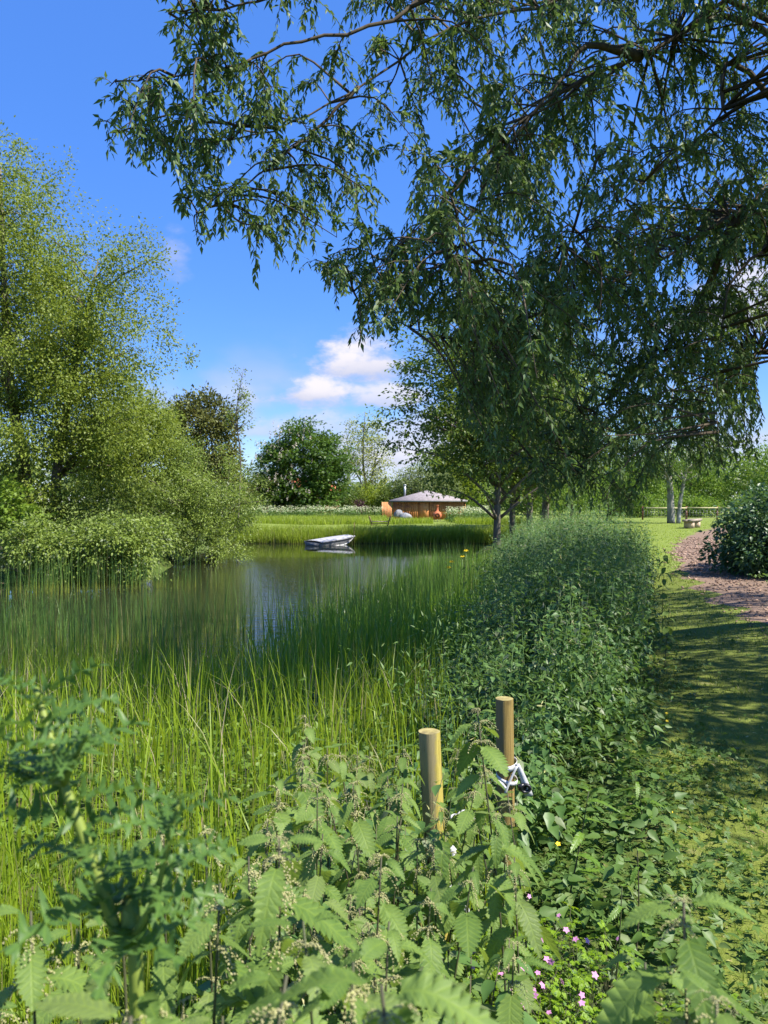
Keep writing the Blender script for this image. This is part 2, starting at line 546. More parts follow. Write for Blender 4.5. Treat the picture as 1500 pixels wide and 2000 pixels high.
M['boat_cover'] = plain_mat('boat_cover_cloth', (.30, .30, .31), (.40, .40, .41), 4.0, .7, .25, (1, 1, 1), .35, .03)
M['boat_dark'] = plain_mat('boat_dark_paint', (.13, .13, .135), (.19, .19, .195), 4.0, .6, .3, (1, 1, 1), .1, .01)
M['old_wood'] = plain_mat('weathered_wood', (.25, .20, .155), (.38, .32, .26), 12, .85, .2, (.2, 1, 1), .5, .01)
M['log_end'] = plain_mat('pale_log', (.42, .31, .22), (.52, .40, .30), 10, .85, .2, (1, 1, 1), .4, .01)
M['brown_post'] = plain_mat('brown_fence_post', (.16, .065, .04), (.22, .095, .06), 12, .8, .2, (1, 1, .1), .3, .01)
M['rail'] = plain_mat('pale_fence_rail', (.40, .36, .20), (.52, .46, .28), 12, .8, .2, (.1, 1, 1), .3, .01)
M['wire'] = plain_mat('fence_wire', (.30, .30, .28), (.38, .38, .36), 12, .5, .4, (1, 1, 1), 0, .01, metal=.6)
M['clay'] = plain_mat('rust_orange_clay', (.36, .105, .05), (.46, .15, .07), 8, .8, .2, (1, 1, 1), .2, .01)
M['stone'] = plain_mat('pale_grey_stone', (.20, .205, .215), (.30, .305, .32), 5, .85, .2, (1, 1, 1), .5, .03)
M['brick'] = plain_mat('red_brick', (.34, .13, .08), (.42, .18, .11), 6, .85, .2, (1, 1, 1), .2, .01)
M['tile'] = plain_mat('orange_roof_tile', (.46, .13, .06), (.56, .19, .09), 5, .8, .2, (1, 1, 1), .3, .02)
M['glass'] = plain_mat('window_glass', (.03, .04, .05), (.05, .06, .07), 2, .08, .6, (1, 1, 1), 0, .01)
M['chip'] = plain_mat('wood_chip', (.23, .150, .108), (.38, .262, .19), 15, .85, .2, (1, 1, 1), .2, .004)


def ground_mat(name, soil1, soil2, green1, green2, cover, scale, extra=None):
    m, N = new_mat(name)
    tcx = N.n('ShaderNodeTexCoord')
    a = N.noise(tcx.outputs['Object'], scale, 6, .62).outputs['Fac']
    b = N.noise(tcx.outputs['Object'], scale * 9, 5, .65).outputs['Fac']
    c = N.noise(tcx.outputs['Object'], scale * 60, 3, .6).outputs['Fac']
    soil = N.mix(b, soil1, soil2)
    gr = N.mix(N.sstep(b, .3, .7), green1, green2)
    f = N.sstep(N.m('ADD', N.m('MULTIPLY', a, .7), N.m('MULTIPLY', b, .3)), cover + .07, cover - .07)
    col = N.mix(f, soil, gr)
    if extra is not None:
        col = N.mix(N.sstep(c, .60, .70), col, extra)
    pb = N.n('ShaderNodeBsdfPrincipled')
    pb.inputs['Roughness'].default_value = .95
    pb.inputs['Specular IOR Level'].default_value = .15
    N.l(col, pb.inputs['Base Color'])
    bp = N.n('ShaderNodeBump')
    bp.inputs['Strength'].default_value = .7
    bp.inputs['Distance'].default_value = .03
    N.l(N.m('ADD', b, N.m('MULTIPLY', c, .5)), bp.inputs['Height'])
    N.l(bp.outputs[0], pb.inputs['Normal'])
    out = N.n('ShaderNodeOutputMaterial')
    N.l(pb.outputs[0], out.inputs[0])
    return m


M['ground'] = ground_mat('bank_soil', (.055, .040, .026), (.100, .074, .046), (.045, .075, .014), (.085, .120, .024), .58, .9, (.17, .14, .085))
M['turf'] = ground_mat('trodden_turf', (.150, .112, .080), (.215, .165, .122), (.095, .132, .022), (.155, .185, .034), .66, .9, (.20, .18, .075))
M['lawn'] = ground_mat('mown_lawn', (.17, .19, .05), (.21, .23, .06), (.130, .180, .030), (.185, .230, .045), .62, .35, None)
M['chips'] = ground_mat('woodchip_bed', (.16, .108, .078), (.25, .175, .128), (.09, .09, .03), (.12, .12, .04), .30, 1.1, (.30, .21, .16))

m, N = new_mat('pond_water')
tcx = N.n('ShaderNodeTexCoord')
mpp = N.n('ShaderNodeMapping')
mpp.inputs['Scale'].default_value = (1, 1.0, 1)
N.l(tcx.outputs['Object'], mpp.inputs[0])
w1 = N.noise(mpp.outputs[0], 5.5, 3, .5).outputs['Fac']
w2 = N.noise(mpp.outputs[0], .25, 2, .5).outputs['Fac']
bp = N.n('ShaderNodeBump')
bp.inputs['Distance'].default_value = .03
so_ = N.n('ShaderNodeSeparateXYZ')
N.l(tcx.outputs['Object'], so_.inputs[0])
ruf = N.m('MULTIPLY', N.m('MULTIPLY', N.sstep(so_.outputs[1], 33.0, 27.0), N.sstep(so_.outputs[0], -7.0, -4.2)), N.sstep(w2, .12, .40))
N.l(N.m('ADD', N.m('MULTIPLY', ruf, .34), .04), bp.inputs['Strength'])
N.l(w1, bp.inputs['Height'])
pb = N.n('ShaderNodeBsdfPrincipled')
pb.inputs['Base Color'].default_value = (.022, .027, .012, 1)
pb.inputs['Roughness'].default_value = .02
pb.inputs['IOR'].default_value = 1.33
N.l(bp.outputs[0], pb.inputs['Normal'])
out = N.n('ShaderNodeOutputMaterial')
N.l(pb.outputs[0], out.inputs[0])
M['water'] = m

# ------------------------------------------------------------------ terrain
WATER_Z = -0.70
POND = [(-40, 8.5), (-16, 9.3), (-9, 9.1), (-5, 9.5), (-2.5, 9.8), (-0.8, 10.6), (0.3, 12.5), (1.2, 15.5), (2.0, 20), (3.0, 27), (4.2, 35), (5.9, 40.2),
        (7.5, 41.6), (5.0, 42.0), (2, 41.7), (-2, 42.0), (-5, 41.6), (-8.0, 42.3), (-8.6, 38), (-8.0, 31), (-7.2, 25), (-7.0, 22.6), (-9, 21.8), (-12, 21.6), (-17, 20), (-40, 18)]
PATH = [(.75, .3), (1.0, 2.2), (1.25, 3.6), (2.15, 6.5), (3.9, 11.5), (6.3, 18), (9.0, 24), (30, 24), (30, .3)]
CHIP = [(4.3, 6.5), (4.75, 8.5), (5.0, 10.2), (5.55, 12.8), (7.0, 18.0), (9.6, 25.6), (14.2, 36), (23, 52), (24.6, 52), (15.8, 36), (11.3, 25.6), (9.2, 20), (8.1, 15.6), (7.8, 11), (8.0, 6.5)]
LAWN_R = [(6.3, 18), (8.2, 27), (9.5, 40), (11, 66), (44, 66), (44, 18)]
LAWN_F = [(-30, 44), (-30, 66), (9, 66), (9, 44)]


def zg(x, y):
    x, y = np.asarray(x, float), np.asarray(y, float)
    s = poly_dist(x, y, POND)
    near = WATER_Z + 0.70 * smooth(s / 6.0)
    far = WATER_Z + 0.28 * smooth(s / .5) + 0.42 * smooth(s / 4.5)
    k = np.maximum(smooth((y - 24) / 10), smooth((y - 14) / 4) * smooth((-3 - x) / 2))
    z = near * (1 - k) + far * k
    z = np.where(s < 0, WATER_Z + np.maximum(s * .35, -.9), z)
    lump = .035 * np.sin(x * 1.3 + 1.7 * np.sin(y * .7)) * np.cos(y * 1.1 + x * .4)
    return z + lump * np.clip(s / 2, 0, 1) * np.where(in_poly(x, y, PATH), .35, 1)


xs = np.concatenate([np.linspace(-400, -60, 12)[:-1], np.linspace(-60, -14, 40)[:-1], np.linspace(-14, -4, 60)[:-1], np.linspace(-4, 9, 130)[:-1],
                     np.linspace(9, 26, 70)[:-1], np.linspace(26, 60, 24)[:-1], np.linspace(60, 400, 12)])
ys = np.concatenate([np.linspace(-30, -1, 14)[:-1], np.linspace(-1, 26, 230)[:-1], np.linspace(26, 70, 130)[:-1], np.linspace(70, 140, 30)[:-1], np.linspace(140, 700, 16)])
GX, GY = np.meshgrid(xs, ys)
GZ = zg(GX.ravel(), GY.ravel())
GV = np.stack([GX.ravel(), GY.ravel(), GZ], 1)
nx, ny = len(xs), len(ys)
ii = (np.arange(ny - 1)[:, None] * nx + np.arange(nx - 1)[None]).ravel()
GF = np.stack([ii, ii + 1, ii + nx + 1, ii + nx], 1)
fc = GV[GF].mean(1)
wob = .12 * np.sin(fc[:, 1] * 3.1) + .1 * np.sin(fc[:, 0] * 5.3 + fc[:, 1] * 2.2)
region = np.zeros(len(GF), int)
region[in_poly(fc[:, 0] + wob, fc[:, 1], PATH)] = 1
region[in_poly(fc[:, 0] + wob, fc[:, 1], LAWN_R) | in_poly(fc[:, 0], fc[:, 1] + wob, LAWN_F)] = 2
region[(region == 0) & (fc[:, 1] > 62)] = 2
region[in_poly(fc[:, 0] + wob, fc[:, 1], CHIP)] = 3
for k, (nm, mt) in enumerate([('ground', 'ground'), ('grass_path', 'turf'), ('lawn', 'lawn'), ('woodchip_path', 'chips')]):
    F = GF[region == k]
    used, inv = np.unique(F, return_inverse=True)
    o = obj(nm, mesh_tris(nm, GV[used], inv.reshape(F.shape), M[mt], smooth_shade=True))
    tag(o, kind='structure')
wq = np.array([[-40, 8, WATER_Z], [9, 8, WATER_Z], [9, 43, WATER_Z], [-40, 43, WATER_Z]], float)
tag(obj('pond_water', mesh_tris('pond_water', wq, np.array([[0, 1, 2, 3]]), M['water'])), kind='structure')

# ------------------------------------------------------------------ leaf templates
LEAF2 = (np.array([[0, 0, 0], [-.26, .45, .05], [0, 1, -.05], [.26, .45, .05]]), np.array([[0, 2, 1], [0, 3, 2]]))
LANCE = (np.array([[0, 0, 0], [-.115, .36, .02], [0, .42, -.03], [.115, .36, .02], [0, 1, -.16]]), np.array([[0, 2, 1], [0, 3, 2], [1, 2, 4], [2, 3, 4]]))
OVAL = (np.array([[0, 0, 0], [-.20, .10, .05], [-.28, .36, .06], [-.15, .70, -.02], [0, 1, -.16], [.15, .70, -.02], [.28, .36, .06], [.20, .10, .05], [0, .42, -.02]]),
        np.array([[0, 8, 1], [1, 8, 2], [2, 8, 3], [3, 8, 4], [4, 8, 5], [5, 8, 6], [6, 8, 7], [7, 8, 0]]))
HAND = (np.array([[0, 0, 0], [-.5, .35, .02], [-.16, .38, 0], [-.42, .85, -.05], [0, .52, 0], [0, 1, -.1], [.16, .38, 0], [.42, .85, -.05], [.5, .35, .02]]),
        np.array([[0, 2, 1], [0, 4, 3], [0, 5, 4], [0, 6, 5], [0, 7, 6], [0, 8, 6]]))


def randn(n, s=1.0):
    return rng.normal(0, s, (n, 3))


def make_tree(name, label, cat, base, trunks, blobs, nclump, nleaf, lsize, lmat, clump_r=.5, droop=.4, flat=.7, tmpl=LEAF2, bark='bark', group=None,
              limbs=30, shell=2.4, spread=.9, extra_part=None, keep=None, lim_r=.03, superc=0, sup_s=.8):
    """trunk and limbs as one part, the crown's leaves as another, under one Empty at the foot of the trunk"""
    bx, by = base
    b0 = np.array([bx, by, float(zg([bx], [by])[0]) - .05])
    root = empty(name, b0, label, cat, group)
    bl = np.array(blobs, float)
    wgt = bl[:, 3] * bl[:, 4] * bl[:, 5]
    pick = rng.choice(len(bl), nclump, p=wgt / wgt.sum())
    d = unit(randn(nclump))
    rad = rng.random(nclump) ** (1 / shell)
    C = bl[pick, :3] + d * rad[:, None] * bl[pick, 3:6]
    out = unit(d / bl[pick, 3:6])
    if superc:
        own = rng.integers(0, superc, nclump)
        C = C[own] + np.clip(randn(nclump), -1.5, 1.5) * sup_s * np.array([1, 1, .7])
        out = unit(out[own] + randn(nclump, .3))
    if keep is not None:
        kk = keep(C)
        C, out = C[kk], out[kk]
    n = len(C)
    cs = clump_r * rng.uniform(.6, 1.35, n)
    cnt = rng.poisson(nleaf, n)
    ci = np.repeat(np.arange(n), cnt)
    off = randn(len(ci)) * np.array([1, 1, flat])
    off *= cs[ci][:, None] * .6
    P = C[ci] + off
    axis = unit(off) * spread + out[ci] * .5 + randn(len(ci), .55) + np.array([0, 0, -droop])
    hint = randn(len(ci), .7) + np.array([0, 0, 1.0])
    sz = lsize * rng.uniform(.65, 1.3, len(ci))
    V, F = stamp(tmpl[0], tmpl[1], P, axis, hint, sz)
    cr = obj('crown', mesh_tris('crown', V - b0, F, M[lmat]), root)
    # trunks then limbs
    PL, RL = [], []
    tops = []
    for tp in trunks:
        pts = curve_pts([np.array(q[:3], float) for q in tp], 14)
        r = np.interp(np.linspace(0, len(tp) - 1, 14), np.arange(len(tp)), [q[3] for q in tp])
        PL.append(pts)
        RL.append(r)
        tops.append((pts, r))
    for k in rng.choice(n, min(limbs, n), replace=False):
        c = C[k]
        pts, r = tops[int(np.argmin([np.min(np.linalg.norm(t[0][:, :2] - c[:2], axis=1)) for t in tops]))]
        hz = c[2] - .55 * np.linalg.norm(pts[:, :2] - c[:2], axis=1)
        i = int(np.argmin(np.abs(pts[:, 2] - hz)))
        i = max(4, min(13, i))
        p0 = pts[i]
        mid = (p0 + c) / 2 + np.array([0, 0, .10 * np.linalg.norm(c - p0)]) + rng.normal(0, .12, 3)
        PL.append(curve_pts([p0, mid, c], 6))
        RL.append(np.linspace(min(r[i] * .75, lim_r * 2.2), lim_r * .25, 6))
    V, F = tubes(PL, RL, 5)
    obj('trunk', mesh_tris('trunk', V - b0, F, M[bark], smooth_shade=True), root)
    return root, C, out


def proto_trunk(x, y, h, r, lean=(0, 0), bow=.25):
    z0 = float(zg([x], [y])[0]) - .1
    return [(x, y, z0, r * 1.25), (x + bow * .3 * rng.normal(), y, z0 + .15 * h, r), (x + lean[0] * .4 + bow * .4 * rng.normal(), y + lean[1] * .4, z0 + .5 * h, r * .7),
            (x + lean[0], y + lean[1], z0 + h, r * .18)]


# ------------------------------------------------------------------ far side: house, hut, trees
def hip_roof(c, sx, sy, z0, z1, ridge=0.0, t=.12):
    x, y = c
    V = np.array([[x - sx, y - sy, z0], [x + sx, y - sy, z0], [x + sx, y + sy, z0], [x - sx, y + sy, z0],
                  [x - ridge, y, z1], [x + ridge, y, z1],
                  [x - sx, y - sy, z0 - t], [x + sx, y - sy, z0 - t], [x + sx, y + sy, z0 - t], [x - sx, y + sy, z0 - t]], float)
    F = np.array([[0, 1, 5], [0, 5, 4], [1, 2, 5], [2, 3, 4], [2, 4, 5], [3, 0, 4], [6, 7, 1], [6, 1, 0], [7, 8, 2], [7, 2, 1], [8, 9, 3], [8, 3, 2], [9, 6, 0], [9, 0, 3], [6, 8, 7], [6, 9, 8]])
    return V, F


def local(VF, b):
    return VF[0] - np.asarray(b), VF[1]


# house whose orange roof shows through the chestnut
hb = np.array([-12.5, 112.0, 0.0])
house = empty('brick_house', hb, 'brick house with orange tiled roof glimpsed through the dark chestnut', 'house')
obj('wall', mesh_tris('wall', *local(box((-12.5, 112, 1.5), (12, 7, 3.0)), hb), M['brick']), house)
rf = obj('roof', mesh_tris('roof', *local(hip_roof((-12.5, 112), 6.6, 4.1, 3.05, 5.0, 3.4), hb), M['tile']), house)
obj('chimney', mesh_tris('chimney', *local(box((-10.4, 112, 5.1), (.8, .8, 1.3)), hb), M['brick']), rf)
for wx in (-16.5, -13.9, -11.1, -8.5):
    w = obj('window', mesh_tris('window', *local(box((wx, 108.46, 1.7), (1.1, .06, 1.1)), hb), M['boat_trim']), house)
    obj('pane', mesh_tris('pane', *local(box((wx, 108.42, 1.7), (.9, .05, .9)), hb), M['glass']), w)

# hut
HX, HY = at(839, 979, 66)[0], 68.5
hutb = np.array([HX, HY, 0.0])
hut = empty('wooden_hut', hutb, 'low orange timber hut with pyramid shingle roof across the pond', 'hut')
HW, HD = 3.05, 2.4
pl = []
step = .17
for k in range(int(2 * HW / step)):
    x = HX - HW + step * (k + .5)
    if -0.55 < x - HX + .4 < 0.35:
        continue
    pl.append(box((x, HY - HD + rng.uniform(-.012, .012), .83), (step - .02, .05, 1.68)))
for k in range(int(2 * HD / step)):
    y = HY - HD + step * (k + .5)
    for sx in (-1, 1):
        pl.append(box((HX + sx * HW + sx * .03, y, .83), (.05, step - .02, 1.68)))
V, F = join(pl)
tag(obj('cladding', mesh_tris('cladding', V - hutb, F, M['hut_wall']), hut), kind='stuff')
obj('inner_wall', mesh_tris('inner_wall', *local(box((HX, HY, .82), (2 * HW - .1, 2 * HD - .1, 1.6)), hutb), M['hut_wall']), hut)
dr = obj('door', mesh_tris('door', *local(box((HX - .45, HY - HD - .02, .80), (.78, .06, 1.58)), hutb), M['hut_wall']), hut)
obj('handle', mesh_tris('handle', *local(box((HX - .18, HY - HD - .07, .85), (.04, .05, .16)), hutb), M['black']), dr)
hr = obj('roof', mesh_tris('roof', *local(hip_roof((HX - .1, HY), 3.35, 2.66, 1.68, 2.55, .1, .1), hutb), M['roof']), hut)
fl = [box((HX - .1, HY - 2.64, 1.60), (6.66, .05, .13))]
V, F = join(fl)
obj('fascia', mesh_tris('fascia', V - hutb, F, M['boat_dark']), hut)
V, F = tubes([np.array([[HX - 2.05, HY, 1.9], [HX - 2.05, HY, 3.0]]), np.array([[HX - 2.05, HY, 3.0], [HX - 2.05, HY, 3.08]])], [[.09, .09], [.14, .14]], 10)
obj('flue', mesh_tris('flue', V - hutb, F, M['flue']), hr)
pb_ = []
sc_b = np.array([HX - 3.75, HY - 2.5, 0.0])
for k in range(7):
    pb_.append(box((HX - 4.05 + k * .125, HY - 2.75 + k * .04, .78), (.118, .04, 1.5), .31))
scr = empty('timber_screen', sc_b, 'bright orange board screen standing at the left end of the hut', 'screen')
for k, (V, F) in enumerate(pb_):
    obj('board', mesh_tris('board', V - sc_b, F, M['hut_panel']), scr)
obj('post', mesh_tris('post', *local(box((HX - 3.72, HY - 2.58, .75), (.08, .08, 1.5), .31), sc_b), M['hut_wall']), scr)


def lathe(profile, n=14, c=(0, 0, 0)):
    pr = np.array(profile, float)
    a = np.arange(n) * 2 * math.pi / n
    V = np.stack([pr[:, None, 0] * np.cos(a)[None], pr[:, None, 0] * np.sin(a)[None], np.repeat(pr[:, 1:2], n, 1)], 2).reshape(-1, 3) + np.array(c)
    F = []
    for i in range(len(pr) - 1):
        for j in range(n):
            j2 = (j + 1) % n
            F += [[i * n + j, i * n + j2, (i + 1) * n + j2], [i * n + j, (i + 1) * n + j2, (i + 1) * n + j]]
    return V, np.array(F)


cb = at(854, 1018, 62)
cb[2] = float(zg([cb[0]], [cb[1]])[0])
ch = empty('garden_stove', cb, 'rust orange pot bellied garden stove with dark mouth before the hut', 'stove')
obj('belly', mesh_tris('belly', *lathe([(0, .18), (.2, .18), (.34, .34), (.37, .52), (.30, .70), (.16, .80), (.10, .9), (.09, 1.25), (.13, 1.28), (.13, 1.32), (.06, 1.32)]), M['clay'], smooth_shade=True), ch)
V, F = lathe([(0.0, 0.0), (.17, 0.0), (.19, .03), (.17, .06)], 12)
V = np.stack([V[:, 0], -V[:, 2] - .33, V[:, 1] + .48], 1)
obj('mouth', mesh_tris('mouth', V, F, M['dark']), ch)
for k in range(3):
    a = k * 2.09 + .5
    V, F = tubes([np.array([[.2 * math.cos(a), .2 * math.sin(a), .25], [.32 * math.cos(a), .32 * math.sin(a), 0]])], [.025], 6)
    obj('leg', mesh_tris('leg', V, F, M['wire']), ch)


def boulder(name, label, c, s, seed):
    bm = bmesh.new()
    bmesh.ops.create_icosphere(bm, subdivisions=3, radius=1.0)
    r2 = np.random.default_rng(seed)
    f = r2.normal(0, 1.6, (5, 3))
    ph = r2.uniform(0, 6, 5)
    for v in bm.verts:
        p = np.array(v.co)
        k = 1 + .12 * sum(math.sin(p @ f[i] + ph[i]) for i in range(5)) / 2
        v.co = Vector((p[0] * s[0] * k, p[1] * s[1] * k, max(p[2] * k, -.4) * s[2]))
    me = bpy.data.meshes.new(name)
    bm.to_mesh(me)
    bm.free()
    me.materials.append(M['stone'])
    o = obj(name, me, None, c)
    return tag(o, label, 'boulder', 'boulders beside the hut')


p = at(778, 1002, 64.5)
boulder('boulder', 'rounded pale boulder under the left eave of the hut', (p[0], p[1], .45), (.35, .35, .42), 3)
p = at(793, 1006, 64)
boulder('boulder', 'flat topped grey boulder in front of the hut door', (p[0], p[1], .3), (.5, .35, .33), 8)

# trees across the water
_, C, O = make_tree('chestnut_tree', 'broad dark horse chestnut with white blossom across the pond', 'tree', (-8.0, 76),
                 [proto_trunk(-8.0, 76, 7.5, .32)],
                 [(-8.2, 76, 4.6, 4.2, 3.6, 4.0), (-7.8, 75.6, 7.6, 2.6, 2.4, 1.9), (-5.4, 75.2, 5.0, 2.4, 2.4, 3.4), (-10.6, 75.5, 4.2, 2.4, 2.4, 3.2), (-8, 75, 2.0, 4.8, 2.6, 1.8)],
                 420, 60, .30, 'chestnut', .62, .35, .6, HAND, limbs=26, shell=3.2)
chest = [o for o in bpy.data.objects if o.name.startswith('chestnut_tree')][0]
sel = [i for i in range(len(C)) if C[i, 0] < -7.2 and O[i, 1] < .1 and 2.0 < C[i, 2] < 8.4][:120]
cb0 = np.array(chest.location)
SP = []
for i in sel:
    for _ in range(2):
        p = C[i] + O[i] * .8 + rng.normal(0, .3, 3)
        n_ = 9
        hh = np.linspace(0, 1, n_)
        PP = p + np.stack([rng.normal(0, .03, n_), rng.normal(0, .03, n_), hh * .32], 1)
        SP.append(stamp(OVAL[0], OVAL[1], PP, randn(n_), randn(n_), np.linspace(.19, .09, n_)))
V, F = join(SP)
tag(obj('blossom', mesh_tris('blossom', V - cb0, F, M['blossom']), chest), kind='stuff')
make_tree('poplar_tree', 'tall sparse pale yellow tree with see-through crown right of the chestnut', 'tree', (-2.2, 86),
          [[(-2.2, 86, -.1, .2), (-2.0, 86, 3, .16), (-2.35, 86, 6.5, .11), (-2.1, 86, 11.6, .03)], [(-2.1, 86, 2.2, .1), (-1.2, 86, 5.0, .08), (-.5, 86, 8.5, .02)], [(-2.2, 86, 3, .1), (-3.6, 86, 6.0, .07), (-4.2, 86, 8.6, .02)]],
          [(-2.2, 86, 8.6, 2.6, 2.4, 3.2), (-1.0, 86, 5.6, 2.2, 2.2, 2.6), (-3.6, 86, 6.2, 2.0, 2.0, 2.6), (-2, 86, 3.2, 2.2, 2, 1.5)], 240, 26, .24, 'pale', .55, .2, .5, limbs=60, shell=1.8, lim_r=.035)
make_tree('grey_willow', 'rounded grey green willow behind the hut roof', 'tree', (3.9, 80), [proto_trunk(3.9, 80, 4.2, .2)],
          [(3.7, 80, 3.2, 3.2, 2.6, 2.2), (5.6, 81, 2.8, 2.6, 2.2, 2.0), (2.3, 80, 2.4, 2, 2, 1.8)], 260, 40, .22, 'greywillow', .5, .3, .8, limbs=24)
make_tree('lime_tree', 'sunlit yellow green tree standing tallest behind the hut', 'tree', (8.6, 96), [proto_trunk(8.6, 96, 7.5, .25)],
          [(8.6, 96, 5.4, 3.2, 3, 3.4), (7.2, 96, 6.6, 1.9, 1.9, 1.6), (10.6, 96, 4.2, 2.6, 2.4, 2.8)], 300, 36, .26, 'lime', .6, .3, .6, limbs=24)
for (bx, by, h, r_, lb, mt) in [(-3.4, 79, 2.9, 1.9, 'low green bush between the chestnut and the pale sparse tree', 'hedge'),
                                (-1.0, 80, 3.3, 2.0, 'hedge bush below the pale sparse tree, tinged yellow', 'lime'),
                                (1.2, 79, 3.3, 1.9, 'dark hedge bush beside the flue of the hut', 'hedge'),
                                (-13.2, 72, 5.2, 2.6, 'green bush squeezed between the copper tree and the chestnut', 'hedge')]:
    make_tree('hedge_bush', lb, 'bush', (bx, by), [proto_trunk(bx, by, h * .7, .09)], [(bx, by, h * .5, r_, r_ * .8, h * .5)], 130, 36, .2, mt, .45, .2, .8, limbs=12, group='hedge bushes behind the meadow')
p = at(702, 990, 69)
make_tree('purple_shrub', 'small dark purple shrub below the pale sparse tree', 'shrub', (p[0], 69), [proto_trunk(p[0], 69, .9, .04)], [(p[0], 69, .85, .75, .6, .8)], 60, 30, .12, 'purple', .25, .1, .8, limbs=10)

# far wood along the horizon: one mass
n = 1100
wx = rng.uniform(-190, 190, n)
wy = rng.uniform(128, 160, n)
wh = 3.2 + 2.0 * np.sin(wx * .13) ** 2 + 4.5 * smooth((np.abs(wx + 10) - 22) / 26)
C = np.stack([wx, wy, wh * rng.uniform(.0, 1.0, n) ** .9], 1)
ci = np.repeat(np.arange(n), 40)
off = randn(len(ci), 1.0) * np.array([2.2, 1.4, 1.0])
V, F = stamp(LEAF2[0], LEAF2[1], C[ci] + off, off + randn(len(ci)), randn(len(ci), .6) + np.array([0, -.3, 1]), rng.uniform(.9, 1.8, len(ci)))
tag(obj('far_treeline', mesh_tris('far_treeline', V, F, M['hedge'])), 'far line of trees closing the horizon behind the meadow', None, None, 'stuff')

# ------------------------------------------------------------------ left bank trees
make_tree('willow_tree', 'tall feathery willow filling the left side above the water', 'tree', (-11.6, 25.5),
          [[(-11.9, 25, -.3, .26), (-11.7, 25, 2.5, .21), (-12.2, 25, 6, .15), (-12.4, 25, 12.4, .03)], [(-10.9, 25.4, -.3, .20), (-10.8, 25.4, 2.6, .16), (-10.2, 25.4, 6, .11), (-9.4, 25.4, 9.5, .02)],
           [(-12.6, 25.6, -.3, .18), (-13.4, 25.6, 3.5, .14), (-14.6, 25.6, 7.5, .1), (-15.4, 25.6, 11.0, .02)]],
          [(-12.3, 25.5, 10.2, 2.2, 2.4, 2.9), (-10.2, 25.4, 7.8, 2.6, 2.4, 3.0), (-9.0, 25.2, 5.8, 2.3, 2.2, 2.8), (-12.2, 25, 6.0, 3.6, 2.6, 3.4), (-10.8, 24.6, 3.6, 3.6, 2.4, 2.2),
           (-15.5, 25.6, 8.6, 2.8, 2.6, 3.6), (-16, 25.6, 4.5, 3.2, 2.6, 3.2), (-12.6, 25.5, 12.2, 1.2, 1.2, 1.3), (-14.6, 25.5, 12.2, 1.2, 1.2, 1.2)],
          2500, 72, .102, 'willow_far', .34, .45, 1.0, LEAF2, limbs=190, superc=230, sup_s=.62, shell=2.2, lim_r=.022, bark='bark')
make_tree('willow_tree', 'smaller pale willow leaning right of the tall left willow', 'tree', (-9.6, 29.5), [proto_trunk(-9.8, 29.5, 4.6, .14, (.5, 0))],
          [(-9.4, 29.5, 3.8, 1.7, 1.8, 2.0), (-10.8, 29.5, 4.0, 2.0, 1.8, 2.4), (-9.0, 29.4, 4.6, 1.0, 1.2, 1.1)], 520, 66, .102, 'willow_far', .34, .4, 1.0, limbs=40, lim_r=.018)
make_tree('copper_tree', 'rounded bronze green tree peeping over the pond willows', 'tree', (-11.2, 47), [proto_trunk(-11.2, 47, 6.5, .2)],
          [(-11.2, 47, 5.0, 2.45, 2.2, 3.4), (-11.2, 47, 2.2, 2.6, 2.2, 2.2)], 620, 44, .22, 'copper', .40, .2, .9, limbs=24, shell=3.2)
make_tree('sapling', 'thin wispy sapling rising above the bronze tree', 'tree', (-8.3, 43.5), [[(-8.3, 43.5, -.2, .06), (-8.1, 43.5, 4, .045), (-8.35, 43.5, 6.5, .03), (-7.9, 43.5, 9.2, .008)]],
          [(-8.1, 43.5, 8.0, .75, .7, 1.3), (-8.2, 43.5, 6.6, 1.0, .9, 1.0)], 46, 14, .14, 'willow_far', .25, .2, 1.0, limbs=40, shell=1.6, lim_r=.012)
make_tree('sallow_bush', 'wide sallow bush drooping into the water before the far bank', 'bush', (-7.3, 29.6), [proto_trunk(-7.4, 29.6, 3.0, .1, (.3, -.3)), proto_trunk(-6.8, 29.4, 2.6, .08, (.8, -.5))],
          [(-7.0, 29.0, 1.9, 2.1, 1.9, 1.9), (-5.9, 28.6, .9, 1.3, 1.4, 1.5), (-8.2, 28.8, 1.4, 1.8, 1.6, 1.9), (-6.9, 28.2, .3, 2.0, 1.4, 1.0)], 520, 68, .088, 'shrub_willow', .27, .5, .8, limbs=60, superc=90, sup_s=.36, shell=3.0, lim_r=.014,
          keep=lambda C: C[:, 2] > -.55)
make_tree('sallow_bush', 'bright low sallow mound hanging over the water at far left', 'bush', (-9.6, 22.0), [proto_trunk(-9.6, 22.0, 1.2, .06, (.2, -.4)), proto_trunk(-9.2, 22.0, 1.2, .05, (-.4, -.4))],
          [(-9.7, 21.4, .25, 1.0, .9, .85), (-8.9, 21.3, .1, .9, .8, .7)], 180, 66, .088, 'shrub_willow', .24, .6, .7, OVAL, limbs=30, shell=3.0, lim_r=.012, keep=lambda C: C[:, 2] > -.55)
make_tree('sallow_bush', 'bright low sallow mound hanging over the water beside the drooping bush', 'bush', (-7.7, 22.6), [proto_trunk(-7.8, 22.6, 1.2, .06, (.3, -.5)), proto_trunk(-7.5, 22.6, 1.0, .05, (.5, -.2))],
          [(-7.6, 21.5, .3, 1.15, .9, .95), (-6.9, 21.3, -.05, .75, .7, .6), (-7.0, 22, .5, 1.0, .8, .7)], 220, 66, .088, 'shrub_willow', .24, .6, .7, OVAL, limbs=34, shell=3.0, lim_r=.012, keep=lambda C: C[:, 2] > -.55)
